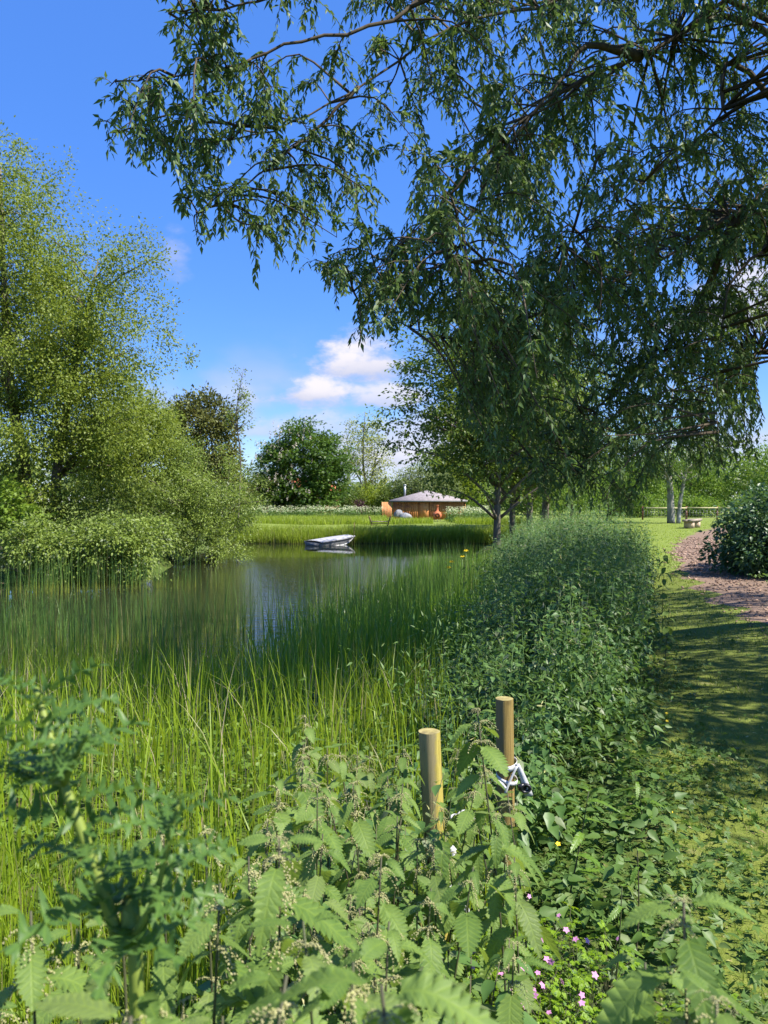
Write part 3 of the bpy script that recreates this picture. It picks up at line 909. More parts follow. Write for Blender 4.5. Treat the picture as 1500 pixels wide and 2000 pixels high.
make_tree('maple_sapling', 'leafy yellow green maple sapling at the left edge before the willow trunks', 'tree', (-11.3, 22.6), [proto_trunk(-11.3, 22.6, 2.2, .05)],
          [(-11.4, 22.6, 1.6, 1.1, .9, .8), (-10.9, 22.6, 1.1, .7, .6, .4)], 70, 30, .15, 'maple', .3, .3, .5, HAND, limbs=20, lim_r=.012)
for (bx, by, lb) in [(-10.2, 24.2, 'shadowy undergrowth bush at the foot of the tall left willow'), (-14.2, 24.4, 'shadowy undergrowth bush at the left edge of the bank'), (-8.8, 26.4, 'shadowy undergrowth bush behind the sallow mounds')]:
    make_tree('undergrowth_bush', lb, 'bush', (bx, by), [proto_trunk(bx, by, 1.2, .05)], [(bx, by, .8, 2.0, 1.0, 1.3)], 120, 40, .13, 'hedge', .35, .3, .8, limbs=14, group='undergrowth bushes on the left bank')
# broken branch on the bank at far left
PL = [curve_pts([(-11.8, 21.2, -.5), (-10.9, 21.1, -.25), (-10.3, 21.0, -.2), (-9.6, 20.9, -.45)], 10), curve_pts([(-10.9, 21.1, -.25), (-10.6, 21, .1), (-10.2, 21, .2)], 6), curve_pts([(-11.5, 21.0, -.45), (-10.9, 20.8, -.55), (-10.2, 20.7, -.62)], 6)]
V, F = tubes(PL, [np.linspace(.06, .02, 10), np.linspace(.03, .01, 6), np.linspace(.04, .015, 6)], 6)
tag(obj('fallen_branch', mesh_tris('fallen_branch', V, F, M['brown_twig'])), 'bare brown branch fallen at the waterline on the left bank', 'branch')

# ------------------------------------------------------------------ middle row of trees on the right bank
ROW = [(4.6, 31.2, 11.4, .145, 'ash tree of the row by the pond with its trunk nearest the water', (4.0, 3.0)),
       (6.0, 35.4, 11.2, .14, 'second ash trunk from the water in the row past the nettles', (3.4, 2.8)),
       (7.6, 40, 11.5, .16, 'third ash trunk of the row, half hidden by hanging willow leaves', (3.4, 3.0)),
       (9.6, 46, 12.0, .22, 'ash tree at the lawn end of the row behind the nettle bank', (4.2, 3.6))]
for (bx, by, h, tr_, lb, (rx, ry)) in ROW:
    make_tree('ash_tree', lb, 'tree', (bx, by), [proto_trunk(bx, by, h * .9, tr_, (.2, 0))],
              [(bx, by, h * .62, rx, ry, h * .36), (bx - rx * .55, by - 1, h * .46, rx * .75, ry * .7, h * .24), (bx - .4, by - .6, h * .27, rx * .5, ry * .5, h * .13), (bx + rx * .4, by - .8, h * .4, rx * .7, ry * .7, h * .18)],
              800, 34, .165, 'ash', .40, .25, .35, LEAF2, limbs=80, superc=120, sup_s=.75, shell=2.0, lim_r=.035, group='ash trees in the row by the pond')
make_tree('birch_tree', 'white barked birch beside the lawn near the slab bench', 'tree', (20.9, 56), [[(20.9, 56, -.1, .30), (20.85, 56, 2.0, .24), (20.7, 56, 5, .17), (21, 56, 10, .03)], [(21.5, 56.2, -.1, .17), (21.7, 56.2, 2, .14), (22.2, 56, 5, .1), (22.8, 56, 9, .02)]],
          [(21, 56, 6.8, 4.0, 3.4, 3.6), (19.6, 55, 4.0, 2.4, 2, 1.6), (23, 55.5, 4.6, 2.4, 2, 1.6)], 330, 34, .16, 'birch', .6, .6, .9, LEAF2, bark='birchbark', limbs=40, lim_r=.03)
for (bx, by, h, r_, lb) in [(9.6, 50, 4.6, 2.4, 'light green elder bush behind the second and third ash trunks'), (13.0, 53, 5.2, 2.8, 'light green elder bush behind the lawn end of the ash row'), (16.8, 58, 5.4, 2.8, 'light green elder bush between the ash row and the birch')]:
    make_tree('elder_bush', lb, 'bush', (bx, by), [proto_trunk(bx, by, h * .7, .08)], [(bx, by, h * .5, r_, r_ * .7, h * .5)], 220, 34, .16, 'bright', .36, .25, .8, limbs=16, shell=2.6, group='elder bushes behind the ash row')
BG = [(27.0, 84, 7.0, 4.2, 'rounded bright green tree behind the fence rail'), (35, 88, 8.2, 5.0, 'bright green tree behind the fence, right of the rounded one'), (43, 84, 8.8, 5.2, 'bright green tree at the right edge behind the dark shrub'),
      (18.5, 90, 9.5, 5.2, 'bright green tree seen through the willow leaves behind the birch'), (9, 104, 9.0, 5.0, 'bright green tree far behind the row of ash trunks'), (52, 78, 8.5, 5, 'bright green tree hidden mostly beyond the right edge')]
for (bx, by, h, r_, lb) in BG:
    make_tree('field_maple', lb, 'tree', (bx, by), [proto_trunk(bx, by, h * .8, .22)], [(bx, by, h * .52, r_, r_ * .8, h * .46), (bx + 1.5, by - 2, h * .35, r_ * .8, r_ * .6, h * .33)], 330, 36, .27, 'bright', .62, .25, .6, limbs=24, shell=2.8,
              group='bright green trees behind the fence')
for (bx, by, h, lb) in [(25, 76, 2.4, 'low hedge bush behind the brown fence post'), (31, 77, 2.0, 'low hedge bush behind the right end of the fence'), (37.5, 76, 2.6, 'low hedge bush beyond the dark shrub')]:
    make_tree('hedge_bush', lb, 'bush', (bx, by), [proto_trunk(bx, by, h * .6, .08)], [(bx, by, h * .5, 3.2, 1.3, h * .5)], 130, 34, .22, 'bright', .45, .2, .8, limbs=10, group='hedge bushes behind the fence')

# ------------------------------------------------------------------ fence, slab bench, rustic bench, boat
fb = np.array([25.6, 66.0, 0.0])
fence = empty('rail_fence', fb, 'low fence of brown posts and pale top rail behind the lawn', 'fence')
for k, x in enumerate((22.2, 25.95, 28.6, 31.4, 34.4)):
    obj('post', mesh_tris('post', *local(box((x, 66, .58), (.11 if k != 1 else .16, .11, 1.16)), fb), M['brown_post']), fence)
for k, (x0, x1) in enumerate(((22.2, 25.95), (25.95, 28.6), (28.6, 31.4), (31.4, 34.4))):
    obj('rail', mesh_tris('rail', *local(box(((x0 + x1) / 2, 65.91, 1.02 + .02 * (k % 2)), (x1 - x0 - .02, .06, .10)), fb), M['rail']), fence)
PL = [np.array([[22.2, 65.93, z], [34.4, 65.93, z]]) for z in (.2, .42, .64, .84)] + [np.array([[x, 65.93, .1], [x, 65.93, .9]]) for x in np.arange(22.3, 34.4, .3)]
V, F = tubes(PL, [.008] * len(PL), 3)
tag(obj('wire_mesh', mesh_tris('wire_mesh', V - fb, F, M['wire']), fence), kind='stuff')

sbp = at(1352, 1031, 46.5)
sb = np.array([sbp[0], sbp[1], float(zg([sbp[0]], [sbp[1]])[0])])
bench = empty('slab_bench', sb, 'thick weathered slab bench on two pale block supports on the lawn', 'bench')
bench.rotation_euler = (0, 0, R(56))
for k, (y0, z0) in enumerate(((-.165, .47), (.165, .475))):
    V, F = box((0, y0, z0), (2.4, .31, .13))
    V[:, 2] += .02 * np.sin(V[:, 0] * 2 + k)
    obj('plank', mesh_tris('plank', V, F, M['old_wood']), bench)
for sx in (-.8, .8):
    V, F = box((sx, 0, .20), (.42, .52, .40))
    obj('support', mesh_tris('stump', V, F, M['log_end']), bench)

rbp = at(742, 1029, 50)
rb = np.array([rbp[0], rbp[1], float(zg([rbp[0]], [rbp[1]])[0])])
rbench = empty('rustic_bench', rb, 'small brown rustic bench with crossed legs on the far meadow', 'bench')
obj('seat', mesh_tris('seat', *box((0, 0, .27), (1.15, .30, .06)), M['old_wood']), rbench)
for sx in (-1, 1):
    for sy in (-1, 1):
        V, F = tubes([np.array([[sx * .50, -sy * .2, 0], [sx * .60, sy * .12, .34], [sx * .70, sy * .26, .62]])], [.045], 6)
        obj('leg', mesh_tris('leg', V, F, M['brown_twig']), rbench)
obj('stretcher', mesh_tris('stretcher', *box((0, 0, .14), (1.0, .05, .05)), M['old_wood']), rbench)

# boat: blunt punt hull, bow (right) lifted on the bank
bp_ = at(648, 1062, 40.6)
boat = empty('punt', (bp_[0], bp_[1], WATER_Z), 'small grey flat bottomed punt with cloth cover moored at the far bank', 'boat')
boat.rotation_euler = (R(2), R(-4), R(47))
L_ = 2.7
st = np.linspace(0, 1, 15)
xx = -L_ / 2 + L_ * st
hw = .62 * np.where(st < .55, 1, 1 - .40 * ((st - .55) / .45) ** 2)
bot = -.10 + .34 * np.clip((st - .62) / .38, 0, 1) ** 1.6 + .05 * np.clip((.12 - st) / .12, 0, 1)
shr = .29 + .05 * st ** 2
ring = []
for k in range(15):
    w_, b_, s_ = hw[k], bot[k], shr[k]
    ring.append([(xx[k], -w_, s_), (xx[k], -w_ * .90, b_ + .1), (xx[k], -w_ * .72, b_), (xx[k], w_ * .72, b_), (xx[k], w_ * .90, b_ + .1), (xx[k], w_, s_)])
RV = np.array(ring).reshape(-1, 3)
F = []
for k in range(14):
    for j in range(5):
        a = k * 6 + j
        F += [[a, a + 6, a + 7], [a, a + 7, a + 1]]
for e in (0, 14 * 6):
    F += [[e, e + 1, e + 2], [e, e + 2, e + 3], [e, e + 3, e + 4], [e, e + 4, e + 5]]
obj('hull', mesh_tris('hull', RV, np.array(F), M['boat']), boat)
for sgn in (-1, 1):
    V, F = tubes([np.stack([xx, sgn * (hw + .02), shr], 1)], [.028], 6)
    obj('gunwale', mesh_tris('gunwale', V, F, M['boat_dark']), boat)
    V, F = tubes([np.stack([xx[3:], sgn * (hw[3:] * .91 + .02), bot[3:] + .115], 1)], [.034], 6)
    obj('chine_rail', mesh_tris('chine_rail', V, F, M['boat_trim']), boat)
cv = []
gx, gy = np.meshgrid(np.linspace(0.02, .95, 16), np.linspace(-1, 1, 7), indexing='ij')
hwv = np.interp(gx, st, hw)
CVx = -L_ / 2 + L_ * gx
CVz = np.interp(gx, st, shr) + .03 + .05 * (1 - gy ** 2) + .004 * np.sin(gx * 26) * (1 - gy ** 2)
V = np.stack([CVx, gy * hwv * 1.03, CVz], 2).reshape(-1, 3)
F = []
for i in range(15):
    for j in range(6):
        a = i * 7 + j
        F += [[a, a + 7, a + 8], [a, a + 8, a + 1]]
obj('cover', mesh_tris('cover', V, np.array(F), M['boat_cover'], smooth_shade=True), boat)
obj('transom_board', mesh_tris('transom_board', *box((-L_ / 2 - .02, 0, .14), (.04, .98, .22)), M['boat_dark']), boat)
V, F = box((L_ / 2 + .03, 0, .29), (.08, .34, .14))
obj('bow_plate', mesh_tris('bow_plate', V, F, M['boat_dark']), boat)
mp_ = at(691, 1058, 41.9)
V, F = tubes([np.array([[mp_[0], mp_[1], -.9], [mp_[0] + .03, mp_[1], .45]])], [.022], 8)
tag(obj('mooring_post', mesh_tris('mooring_post', V, F, M['brown_twig'])), 'thin grey mooring stake at the bow of the punt', 'post')


# ------------------------------------------------------------------ grasses (nobody could count them)
def blades(P, h, w, bend, seg=4, bend_dir=None, kink=None, twist=0.0):
    """tapered ribbons. kink: fraction of height where a blade folds over (nan = none)"""
    n = len(P)
    a = rng.uniform(0, 2 * math.pi, n) if bend_dir is None else bend_dir
    d = np.stack([np.cos(a), np.sin(a), np.zeros(n)], 1)
    fa = a + math.pi / 2 + rng.normal(0, .6, n)
    side = np.stack([np.cos(fa), np.sin(fa), np.zeros(n)], 1)
    s = np.linspace(0, 1, seg + 1)
    Cn = np.zeros((n, seg + 1, 3))
    for k, t in enumerate(s):
        hz = h * (t - .35 * np.minimum(bend, 1.4) * t ** 3)
        o = h * bend * t ** 2.2 * .75
        if kink is not None:
            kk = np.where(np.isnan(kink), 2.0, kink)
            over = np.maximum(t - kk, 0)
            hz = np.where(t > kk, h * kk - h * over * .45, hz)
            o = np.where(t > kk, h * bend * kk ** 2.2 * .75 + h * over * .85, o)
        Cn[:, k] = P + d * o[:, None] + np.array([0, 0, 1.0]) * hz[:, None]
    V = np.zeros((n, 2 * seg + 1, 3))
    al = np.zeros((n, 2 * seg + 1))
    for k in range(seg):
        ww = (w * (1 - s[k] ** 1.8) * .5)[:, None]
        V[:, 2 * k] = Cn[:, k] - side * ww
        V[:, 2 * k + 1] = Cn[:, k] + side * ww
        al[:, 2 * k] = al[:, 2 * k + 1] = s[k]
    V[:, -1] = Cn[:, -1]
    al[:, -1] = 1
    F = []
    for k in range(seg - 1):
        F += [[2 * k, 2 * k + 1, 2 * k + 3], [2 * k, 2 * k + 3, 2 * k + 2]]
    F.append([2 * seg - 2, 2 * seg - 1, 2 * seg])
    F = np.array(F)
    FF = F[None] + (np.arange(n) * (2 * seg + 1))[:, None, None]
    return V.reshape(-1, 3), FF.reshape(-1, 3), al.ravel()


def stuff(name, V, F, mat, label, al=None):
    o = obj(name, mesh_tris(name, V, F, M[mat], attr=None if al is None else {'along': al}))
    return tag(o, label, None, None, 'stuff')


def ground_pts(x, y):
    return np.stack([x, y, zg(x, y)], 1)


def scatter(n, x0, x1, y0, y1, cond):
    x = rng.uniform(x0, x1, n)
    y = rng.uniform(y0, y1, n)
    k = cond(x, y)
    return x[k], y[k]


def clumpy(x, y, f=1.0, ph=0.0):
    return .5 + .25 * np.sin(x * 2.1 * f + 1.3 * np.sin(y * 1.7 * f + ph)) + .25 * np.sin(y * 2.6 * f + 1.1 * np.sin(x * 2.3 * f + ph))


# far bank fringe at the waterline
x, y = scatter(60000, -9, 8.5, 41.2, 45.0, lambda x, y: (lambda s: (s > -.1) & (s < 2.3) & (rng.random(len(x)) < (1 - s / 2.6)))(poly_dist(x, y, POND)))
P = ground_pts(x, y)
n = len(P)
V, F, al = blades(P, rng.uniform(.35, .75, n) * (1 + .35 * clumpy(x, y)) * .85, rng.uniform(.014, .028, n), rng.uniform(.1, .5, n), 3)
stuff('bank_grass', V, F, 'bank', 'tall grass fringe along the far waterline', al)
# meadow
x, y = scatter(42000, -16, 10, 51, 66, lambda x, y: (y > 53 + 1.2 * np.sin(x * .5)) | (rng.random(len(x)) < .0))
kk = np.abs(x - cb[0]) > .8
x, y = x[kk], y[kk]
P = ground_pts(x, y)
n = len(P)
V, F, al = blades(P, rng.uniform(.35, .62, n) * np.where((P[:, 0] > .2) & (P[:, 1] > 57), .35, 1.0), rng.uniform(.02, .04, n), rng.uniform(.1, .6, n), 3)
stuff('meadow_grass', V, F, 'meadow', 'long uncut meadow grass below the chestnut and hut', al)
# lawn nap
x, y = scatter(90000, -12, 34, 20, 62, lambda x, y: (in_poly(x, y, LAWN_F) | in_poly(x, y, LAWN_R)) & ~in_poly(x, y, CHIP) & (rng.random(len(x)) < np.clip(1.3 - y / 60, .2, 1)))
P = ground_pts(x, y)
n = len(P)
V, F, al = blades(P, rng.uniform(.04, .10, n), rng.uniform(.012, .022, n), rng.uniform(.2, .9, n), 2)
stuff('lawn_grass', V, F, 'meadow', 'short sunlit lawn grass', al)
# cow parsley
nst = 420
x = np.concatenate([rng.uniform(-13, .1, 300), rng.uniform(4.9, 8.5, 120)])
y = np.concatenate([rng.uniform(63, 67.5, 300), rng.uniform(56, 63, 120)])
P = ground_pts(x, y)
hh = rng.uniform(.75, 1.25, nst)
PL = [np.array([P[i], P[i] + [rng.normal(0, .05), 0, hh[i]]]) for i in range(nst)]
tv, tf = tubes(PL, [.012] * nst, 3)
um, hd = [], []
q = np.repeat(np.arange(nst), 4)
UP = P[q] + np.stack([rng.normal(0, .14, len(q)), rng.normal(0, .1, len(q)), hh[q] * rng.uniform(.82, 1.05, len(q))], 1)
q2 = np.repeat(np.arange(len(q)), 5)
UP2 = UP[q2] + np.stack([rng.normal(0, .04, len(q2)), rng.normal(0, .04, len(q2)), rng.normal(0, .012, len(q2))], 1)
uv_, uf_ = stamp(OVAL[0], OVAL[1], UP2, randn(len(q2)) * np.array([1, 1, .2]), np.tile(np.array([[0, 0, 1.0]]), (len(q2), 1)) + randn(len(q2), .3), np.full(len(q2), .065))
q3 = np.repeat(np.arange(nst), 12)
LP = P[q3] + np.stack([rng.normal(0, .16, len(q3)), rng.normal(0, .12, len(q3)), hh[q3] * rng.uniform(.1, .8, len(q3))], 1)
lv, lf = stamp(HAND[0], HAND[1], LP, randn(len(q3)), randn(len(q3), .5) + np.array([0, 0, 1]), rng.uniform(.1, .2, len(q3)))
V, F = join([(tv, tf), (lv, lf), (uv_, uf_)])
mi = np.concatenate([np.zeros(len(tf) + len(lf)), np.ones(len(uf_))])
o = obj('cow_parsley', mesh_tris('cow_parsley', V, F, None, mats=[M['low_herb'], M['white_petal']], mat_idx=mi))
tag(o, 'frothy white cow parsley along the back of the meadow', None, None, 'stuff')

# bulrushes standing in the near shallows
x, y = scatter(21000, -9.5, 2.6, 8.6, 21, lambda x, y: (lambda s: (s < .9) & (s > -3.4) & (rng.random(len(x)) < (.25 + .75 * clumpy(x, y, .9)) * np.where(s < -1.9, .42, 1.0) * np.where(y > 14, .8, 1)))(poly_dist(x, y, POND)))
P = ground_pts(x, y)
P[:, 2] = np.maximum(P[:, 2], WATER_Z - .15)
# a thin stretch where open water shows between two stands
thin_ = np.exp(-((P[:, 0] / P[:, 1] + .150) / .065) ** 2)
P = P[rng.random(len(P)) > .80 * thin_]
n = len(P)
V, F, al = blades(P, rng.uniform(.8, 1.6, n), rng.uniform(.008, .015, n), np.abs(rng.normal(0, .16, n)), 4)
stuff('bulrushes', V, F, 'reed', 'thin dark bulrush stems standing in the pond shallows', al)
# dry stems among them
x, y = scatter(700, -7, .5, 7.6, 10.6, lambda x, y: x > -99)
P = ground_pts(x, y)
P[:, 2] = np.maximum(P[:, 2], WATER_Z)
V, F, al = blades(P, rng.uniform(.2, .75, len(P)), np.full(len(P), .007), np.abs(rng.normal(.4, .6, len(P))), 3)
stuff('dry_reeds', V, F, 'dry', 'broken straw coloured reed stems at the near waterline', al)
# iris and sedge bed
x, y = scatter(23000, -1.6, 5.0, 5.4, 27, lambda x, y: (lambda s: (s > -1.7) & (s < 3.0) & (x > -1.8 + .0 * y) & (rng.random(len(x)) < np.where(y > 14, .5, .95) * (.35 + .65 * clumpy(x, y, .8, 2.0))))(poly_dist(x, y, POND)))
kk = x > -1.2 + rng.normal(0, .4, len(x))
x, y = x[kk], y[kk]
P = ground_pts(x, y)
P[:, 2] = np.maximum(P[:, 2], WATER_Z - .1)
n = len(P)
kink = np.where(rng.random(n) < .24, rng.uniform(.6, .85, n), np.nan)
V, F, al = blades(P, rng.uniform(.65, 1.25, n) * np.interp(P[:, 1], [12, 16], [1, .72]), rng.uniform(.014, .028, n), np.abs(rng.normal(.16, .14, n)), 6, kink=kink)
stuff('iris_bed', V, F, 'iris', 'dense green iris and sedge blades along the near water edge', al)
# lush grass on the near slope, left
x, y = scatter(15000, -6.5, .9, 2.6, 10.2, lambda x, y: (poly_dist(x, y, POND) > -.2) & (x < .35 + .02 * y) & (rng.random(len(x)) < .35 + .65 * clumpy(x, y, .8, 1.0)))
P = ground_pts(x, y)
n = len(P)
V, F, al = blades(P, rng.uniform(.35, .85, n), rng.uniform(.007, .013, n), np.abs(rng.normal(.22, .22, n)), 5, kink=np.where(rng.random(n) < .06, rng.uniform(.6, .8, n), np.nan))
stuff('sweet_grass', V, F, 'lush', 'lush yellow green grass on the sunny bank at the left', al)
x, y = scatter(5200, -2.6, -.1, .75, 3.0, lambda x, y: rng.random(len(x)) < .9)
P = ground_pts(x, y)
n = len(P)
V, F, al = blades(P, rng.uniform(.25, .65, n), rng.uniform(.004, .009, n), np.abs(rng.normal(.3, .25, n)), 5)
stuff('near_grass', V, F, 'lush', 'bright grass between the nettles nearest the camera', al)
x, y = scatter(500, -5, .5, 3, 9.5, lambda x, y: poly_dist(x, y, POND) > 0)
P = ground_pts(x, y)
V, F, al = blades(P, rng.uniform(.4, .9, len(P)), np.full(len(P), .005), np.abs(rng.normal(.4, .4, len(P))), 4)
stuff('dry_grass', V, F, 'dry', 'straw coloured dead grass stems in the lush grass', al)


x, y = scatter(2600, -4.5, .4, 2.2, 9.2, lambda x, y: poly_dist(x, y, POND) > .1)
P = ground_pts(x, y)
q = np.repeat(np.arange(len(P)), 12)
LP = P[q] + randn(len(q)) * np.array([.07, .07, .0]) + np.stack([np.zeros(len(q)), np.zeros(len(q)), rng.uniform(.02, .2, len(q))], 1)
V, F = stamp(OVAL[0], OVAL[1], LP, randn(len(q)) * np.array([1, 1, .5]), randn(len(q), .5) + np.array([0, 0, 1]), rng.uniform(.025, .06, len(q)))
stuff('slope_herbs', V, F, 'bright', 'small leafy weeds under the lush grass', None)


# trodden turf on the path
def turf_ok(x, y):
    return in_poly(x, y, PATH) & ~in_poly(x, y, CHIP) & (np.abs(x / np.maximum(y, .1)) < .62)


x, y = scatter(220000, .8, 13, 1.6, 24, lambda x, y: turf_ok(x, y) & (rng.random(len(x)) < np.clip(4.0 / y, .12, 1) * (.3 + .7 * (clumpy(x, y, .8, .5) > .3))))
P = ground_pts(x, y)
n = len(P)
V, F, al = blades(P, rng.uniform(.02, .06, n), rng.uniform(.003, .006, n) * np.clip(y / 5, 1, 3), rng.uniform(.2, 1.2, n), 2)
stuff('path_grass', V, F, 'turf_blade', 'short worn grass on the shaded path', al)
# low ground herbs at the path side
def herbs(n, x0, x1, y0, y1, cond, size, zmax, mat, name, label, tm=HAND, per=9, rad=.09):
    x, y = scatter(n, x0, x1, y0, y1, cond)
    P = ground_pts(x, y)
    m_ = len(P)
    q = np.repeat(np.arange(m_), per)
    a = rng.uniform(0, 2 * math.pi, len(q))
    r_ = rad * np.sqrt(rng.random(len(q)))
    hz = rng.uniform(.15, 1, m_)[q] * zmax * (1 - .4 * r_ / rad)
    LP = P[q] + np.stack([r_ * np.cos(a), r_ * np.sin(a), hz], 1)
    ax = np.stack([np.cos(a), np.sin(a), rng.normal(-.1, .35, len(q))], 1)
    V, F = stamp(tm[0], tm[1], LP, ax, randn(len(q), .55) + np.array([0, 0, 1]), size * rng.uniform(.4, 1.5, len(q)))
    return stuff(name, V, F, mat, label)


edge = lambda y: np.interp(y, [0, 2.2, 3.6, 6.5, 11.5, 18], [.75, 1.0, 1.25, 2.15, 3.9, 6.3])
herbs(6000, .3, 4.0, 1.6, 12, lambda x, y: (x > edge(y) - .75) & (x < edge(y) + rng.exponential(.55, len(x)) * np.where(y < 5, 1.5, .5)) & (rng.random(len(x)) < np.clip(4.5 / y, .2, 1)), .042, .09, 'low_herb', 'ground_herbs', 'low lobed ground herbs spreading from the path edge')
herbs(1500, -.2, 2.4, 1.7, 7.0, lambda x, y: (x > edge(y) - 1.2) & (x < edge(y) + .05) & (y > 2.55) & (clumpy(x, y, 2.2, 1.0) > .3), .055, .30, 'low_herb', 'verge_herbs', 'taller leafy herbs in the shade beside the path', OVAL, 10, .16)
herbs(800, 3.5, 10, 9, 20, lambda x, y: (x > np.interp(y, [9, 14, 20], [6.8, 6.9, 8.8])) & (x < np.interp(y, [9, 14, 20], [8, 8.2, 9.6])), .08, .3, 'low_herb', 'shrub_verge', 'weeds along the foot of the dark shrub', OVAL, 9, .16)
# litter on the path
x, y = scatter(5200, 1.0, 9, 1.8, 20, lambda x, y: in_poly(x, y, PATH) & (rng.random(len(x)) < np.clip(5 / y, .2, 1)))
P = ground_pts(x, y) + np.array([0, 0, .025])
V, F = stamp(LANCE[0], LANCE[1], P, randn(len(P)) * np.array([1, 1, .12]), np.tile(np.array([[0, 0, 1.0]]), (len(P), 1)) + randn(len(P), .25), rng.uniform(.02, .055, len(P)))
stuff('fallen_leaves', V, F, 'litter', 'pale fallen willow leaves littering the path')
# wood chips
x, y = scatter(26000, 3.6, 16, 6.4, 34, lambda x, y: in_poly(x + rng.normal(0, .22, len(x)), y + rng.normal(0, .25, len(x)), CHIP) & (rng.random(len(x)) < np.clip(11 / y, .2, 1)))
P = ground_pts(x, y) + np.array([0, 0, .012])
bv, bf = box((0, 0, 0), (.42, 1.0, .16))
V, F = stamp(bv, bf, P, randn(len(P)) * np.array([1, 1, .22]), np.tile(np.array([[0, 0, 1.0]]), (len(P), 1)) + randn(len(P), .3), rng.uniform(.025, .06, len(P)) * np.clip(y / 12, 1, 2))
stuff('wood_chips', V, F, 'chip', 'loose brown wood chips on the curving path')

# ------------------------------------------------------------------ nettle bank (a mass) and the dark shrub
def nettle_mass(x, y, hgt, mat, nl=13, lsz=.064):
    P = ground_pts(x, y)
    n = len(P)
    lean = randn(n, .09)
    PL = []
    q = np.repeat(np.arange(n), nl * 2)
    k = np.tile(np.repeat(np.arange(nl), 2), n)
    sd = np.tile(np.array([0, 1]), n * nl)
    t = .28 + .72 * (k + .5) / nl
    ph0 = rng.uniform(0, 6.28, n)
    a = ph0[q] + k * (math.pi / 2) + sd * math.pi + rng.normal(0, .25, len(q))
    S = P[q] + np.stack([lean[q, 0] * t ** 2, lean[q, 1] * t ** 2, np.ones(len(q))], 1) * (hgt[q] * t)[:, None] * np.array([1, 1, 1])
    dn = rng.normal(-.35, .3, len(q)) + .5 * (t - .8)
    ax = np.stack([np.cos(a), np.sin(a), dn], 1)
    sz = lsz * rng.uniform(.75, 1.25, len(q)) * np.clip(1.45 - t * .75, .5, 1.2)
    S = S + unit(ax) * .02
    lv, lf = stamp(OVAL[0], OVAL[1], S, ax, randn(len(q), .25) + np.array([0, 0, 1.0]), sz, np.full(len(q), 1.15))
    tv, tf = tubes([np.array([P[i], P[i] + [lean[i, 0] * .25 * hgt[i], lean[i, 1] * .25 * hgt[i], .5 * hgt[i]], P[i] + [lean[i, 0] * hgt[i], lean[i, 1] * hgt[i], hgt[i]]]) for i in range(n)], [[.0035, .003, .0015]] * n, 3)
    # catkins: small pale strings near the top of some
    c = np.repeat(np.where(rng.random(n) < .35)[0], 7)
    tt = rng.uniform(.74, .97, len(c))
    cp = P[c] + np.stack([lean[c, 0] * tt, lean[c, 1] * tt, np.ones(len(c))], 1) * (hgt[c] * tt)[:, None] + randn(len(c), .012)
    cv, cf = stamp(LANCE[0], LANCE[1], cp, randn(len(c), .6) + np.array([0, 0, -.5]), randn(len(c)), rng.uniform(.03, .06, len(c)), np.full(len(c), .8))
    V, F = join([(tv, tf), (lv, lf), (cv, cf)])
    return V, F, np.concatenate([np.full(len(tf), 1), np.zeros(len(lf)), np.full(len(cf), 2)])


# strip along the bank, right edge against the path
y = rng.uniform(3.3, 26, 4300)
u = rng.random(4300)
xr = edge(y) - .14 + .16 * np.sin(y * 2.3) + .12 * np.sin(y * 5.1 + 1) + rng.normal(0, .07, len(y))
xl = np.interp(y, [3.3, 5, 8, 12, 16, 22, 26], [0., .48, 1.12, 1.8, 2.3, 3.4, 4.4])
xl = xl + .25 * np.sin(y * 1.9) + rng.normal(0, .12, len(y))
x = xl + (xr - xl) * u
kk = (rng.random(4300) < np.interp(y, [3.3, 6, 12, 26], [.45, .8, .85, .9])) & ~((y < 4.6) & (x > .85))
x, y, u = x[kk], y[kk], u[kk]
hg = (.66 + .46 * clumpy(x, y, .85, 3.0) + .42 * clumpy(x, y, .33, 1.0) + rng.normal(0, .14, len(x))) * np.interp(y, [3.3, 4.2, 5.5, 7.2, 8.2, 9.8, 11.5, 14, 20, 30], [.45, .55, .82, 1.10, 1.06, .70, .95, 1.22, 1.22, 1.18])
hg *= np.where(y < 9.3, np.interp(u, [0, .3, .7, 1], [.58, .78, 1.12, .78]), np.interp(u, [0, .25, .75, 1], [.80, 1, 1, .70]))
V, F, mi = nettle_mass(x, y, hg, 'nettle_bed')
o = obj('nettle_bank', mesh_tris('nettle_bank', V, F, None, mats=[M['nettle_bed'], M['nettle_bed'], M['catkin']], mat_idx=mi))
tag(o, 'waist high bank of nettles between the path and the pond', None, None, 'stuff')

# goosegrass and parsley leaves tangled through the nettles
nb = 900
y = rng.uniform(3.6, 24, nb)
xr = edge(y) - .1
xl = np.interp(y, [3.3, 5, 8, 12, 16, 22, 26], [-.4, .4, 1.1, 1.75, 2.3, 3.4, 4.4])
x = xl + (xr - xl) * rng.random(nb)
P = ground_pts(x, y)
q = np.repeat(np.arange(nb), 60)
cz = rng.uniform(.35, 1.3, nb) * np.interp(y, [3.3, 4.5, 6, 8], [.5, .6, .9, 1.0])
off = randn(len(q)) * np.array([.13, .13, .09])
LP = P[q] + off + np.stack([np.zeros(len(q)), np.zeros(len(q)), cz[q]], 1)
LP[:, 2] = np.maximum(LP[:, 2], P[q][:, 2] + .02)
V, F = stamp(LANCE[0], LANCE[1], LP, randn(len(q)) + np.array([0, 0, .2]), randn(len(q), .6) + np.array([0, 0, 1]), rng.uniform(.02, .055, len(q)), np.full(len(q), 1.2))
stuff('goosegrass', V, F, 'low_herb', 'fine leaved goosegrass tangled through the nettle bank')

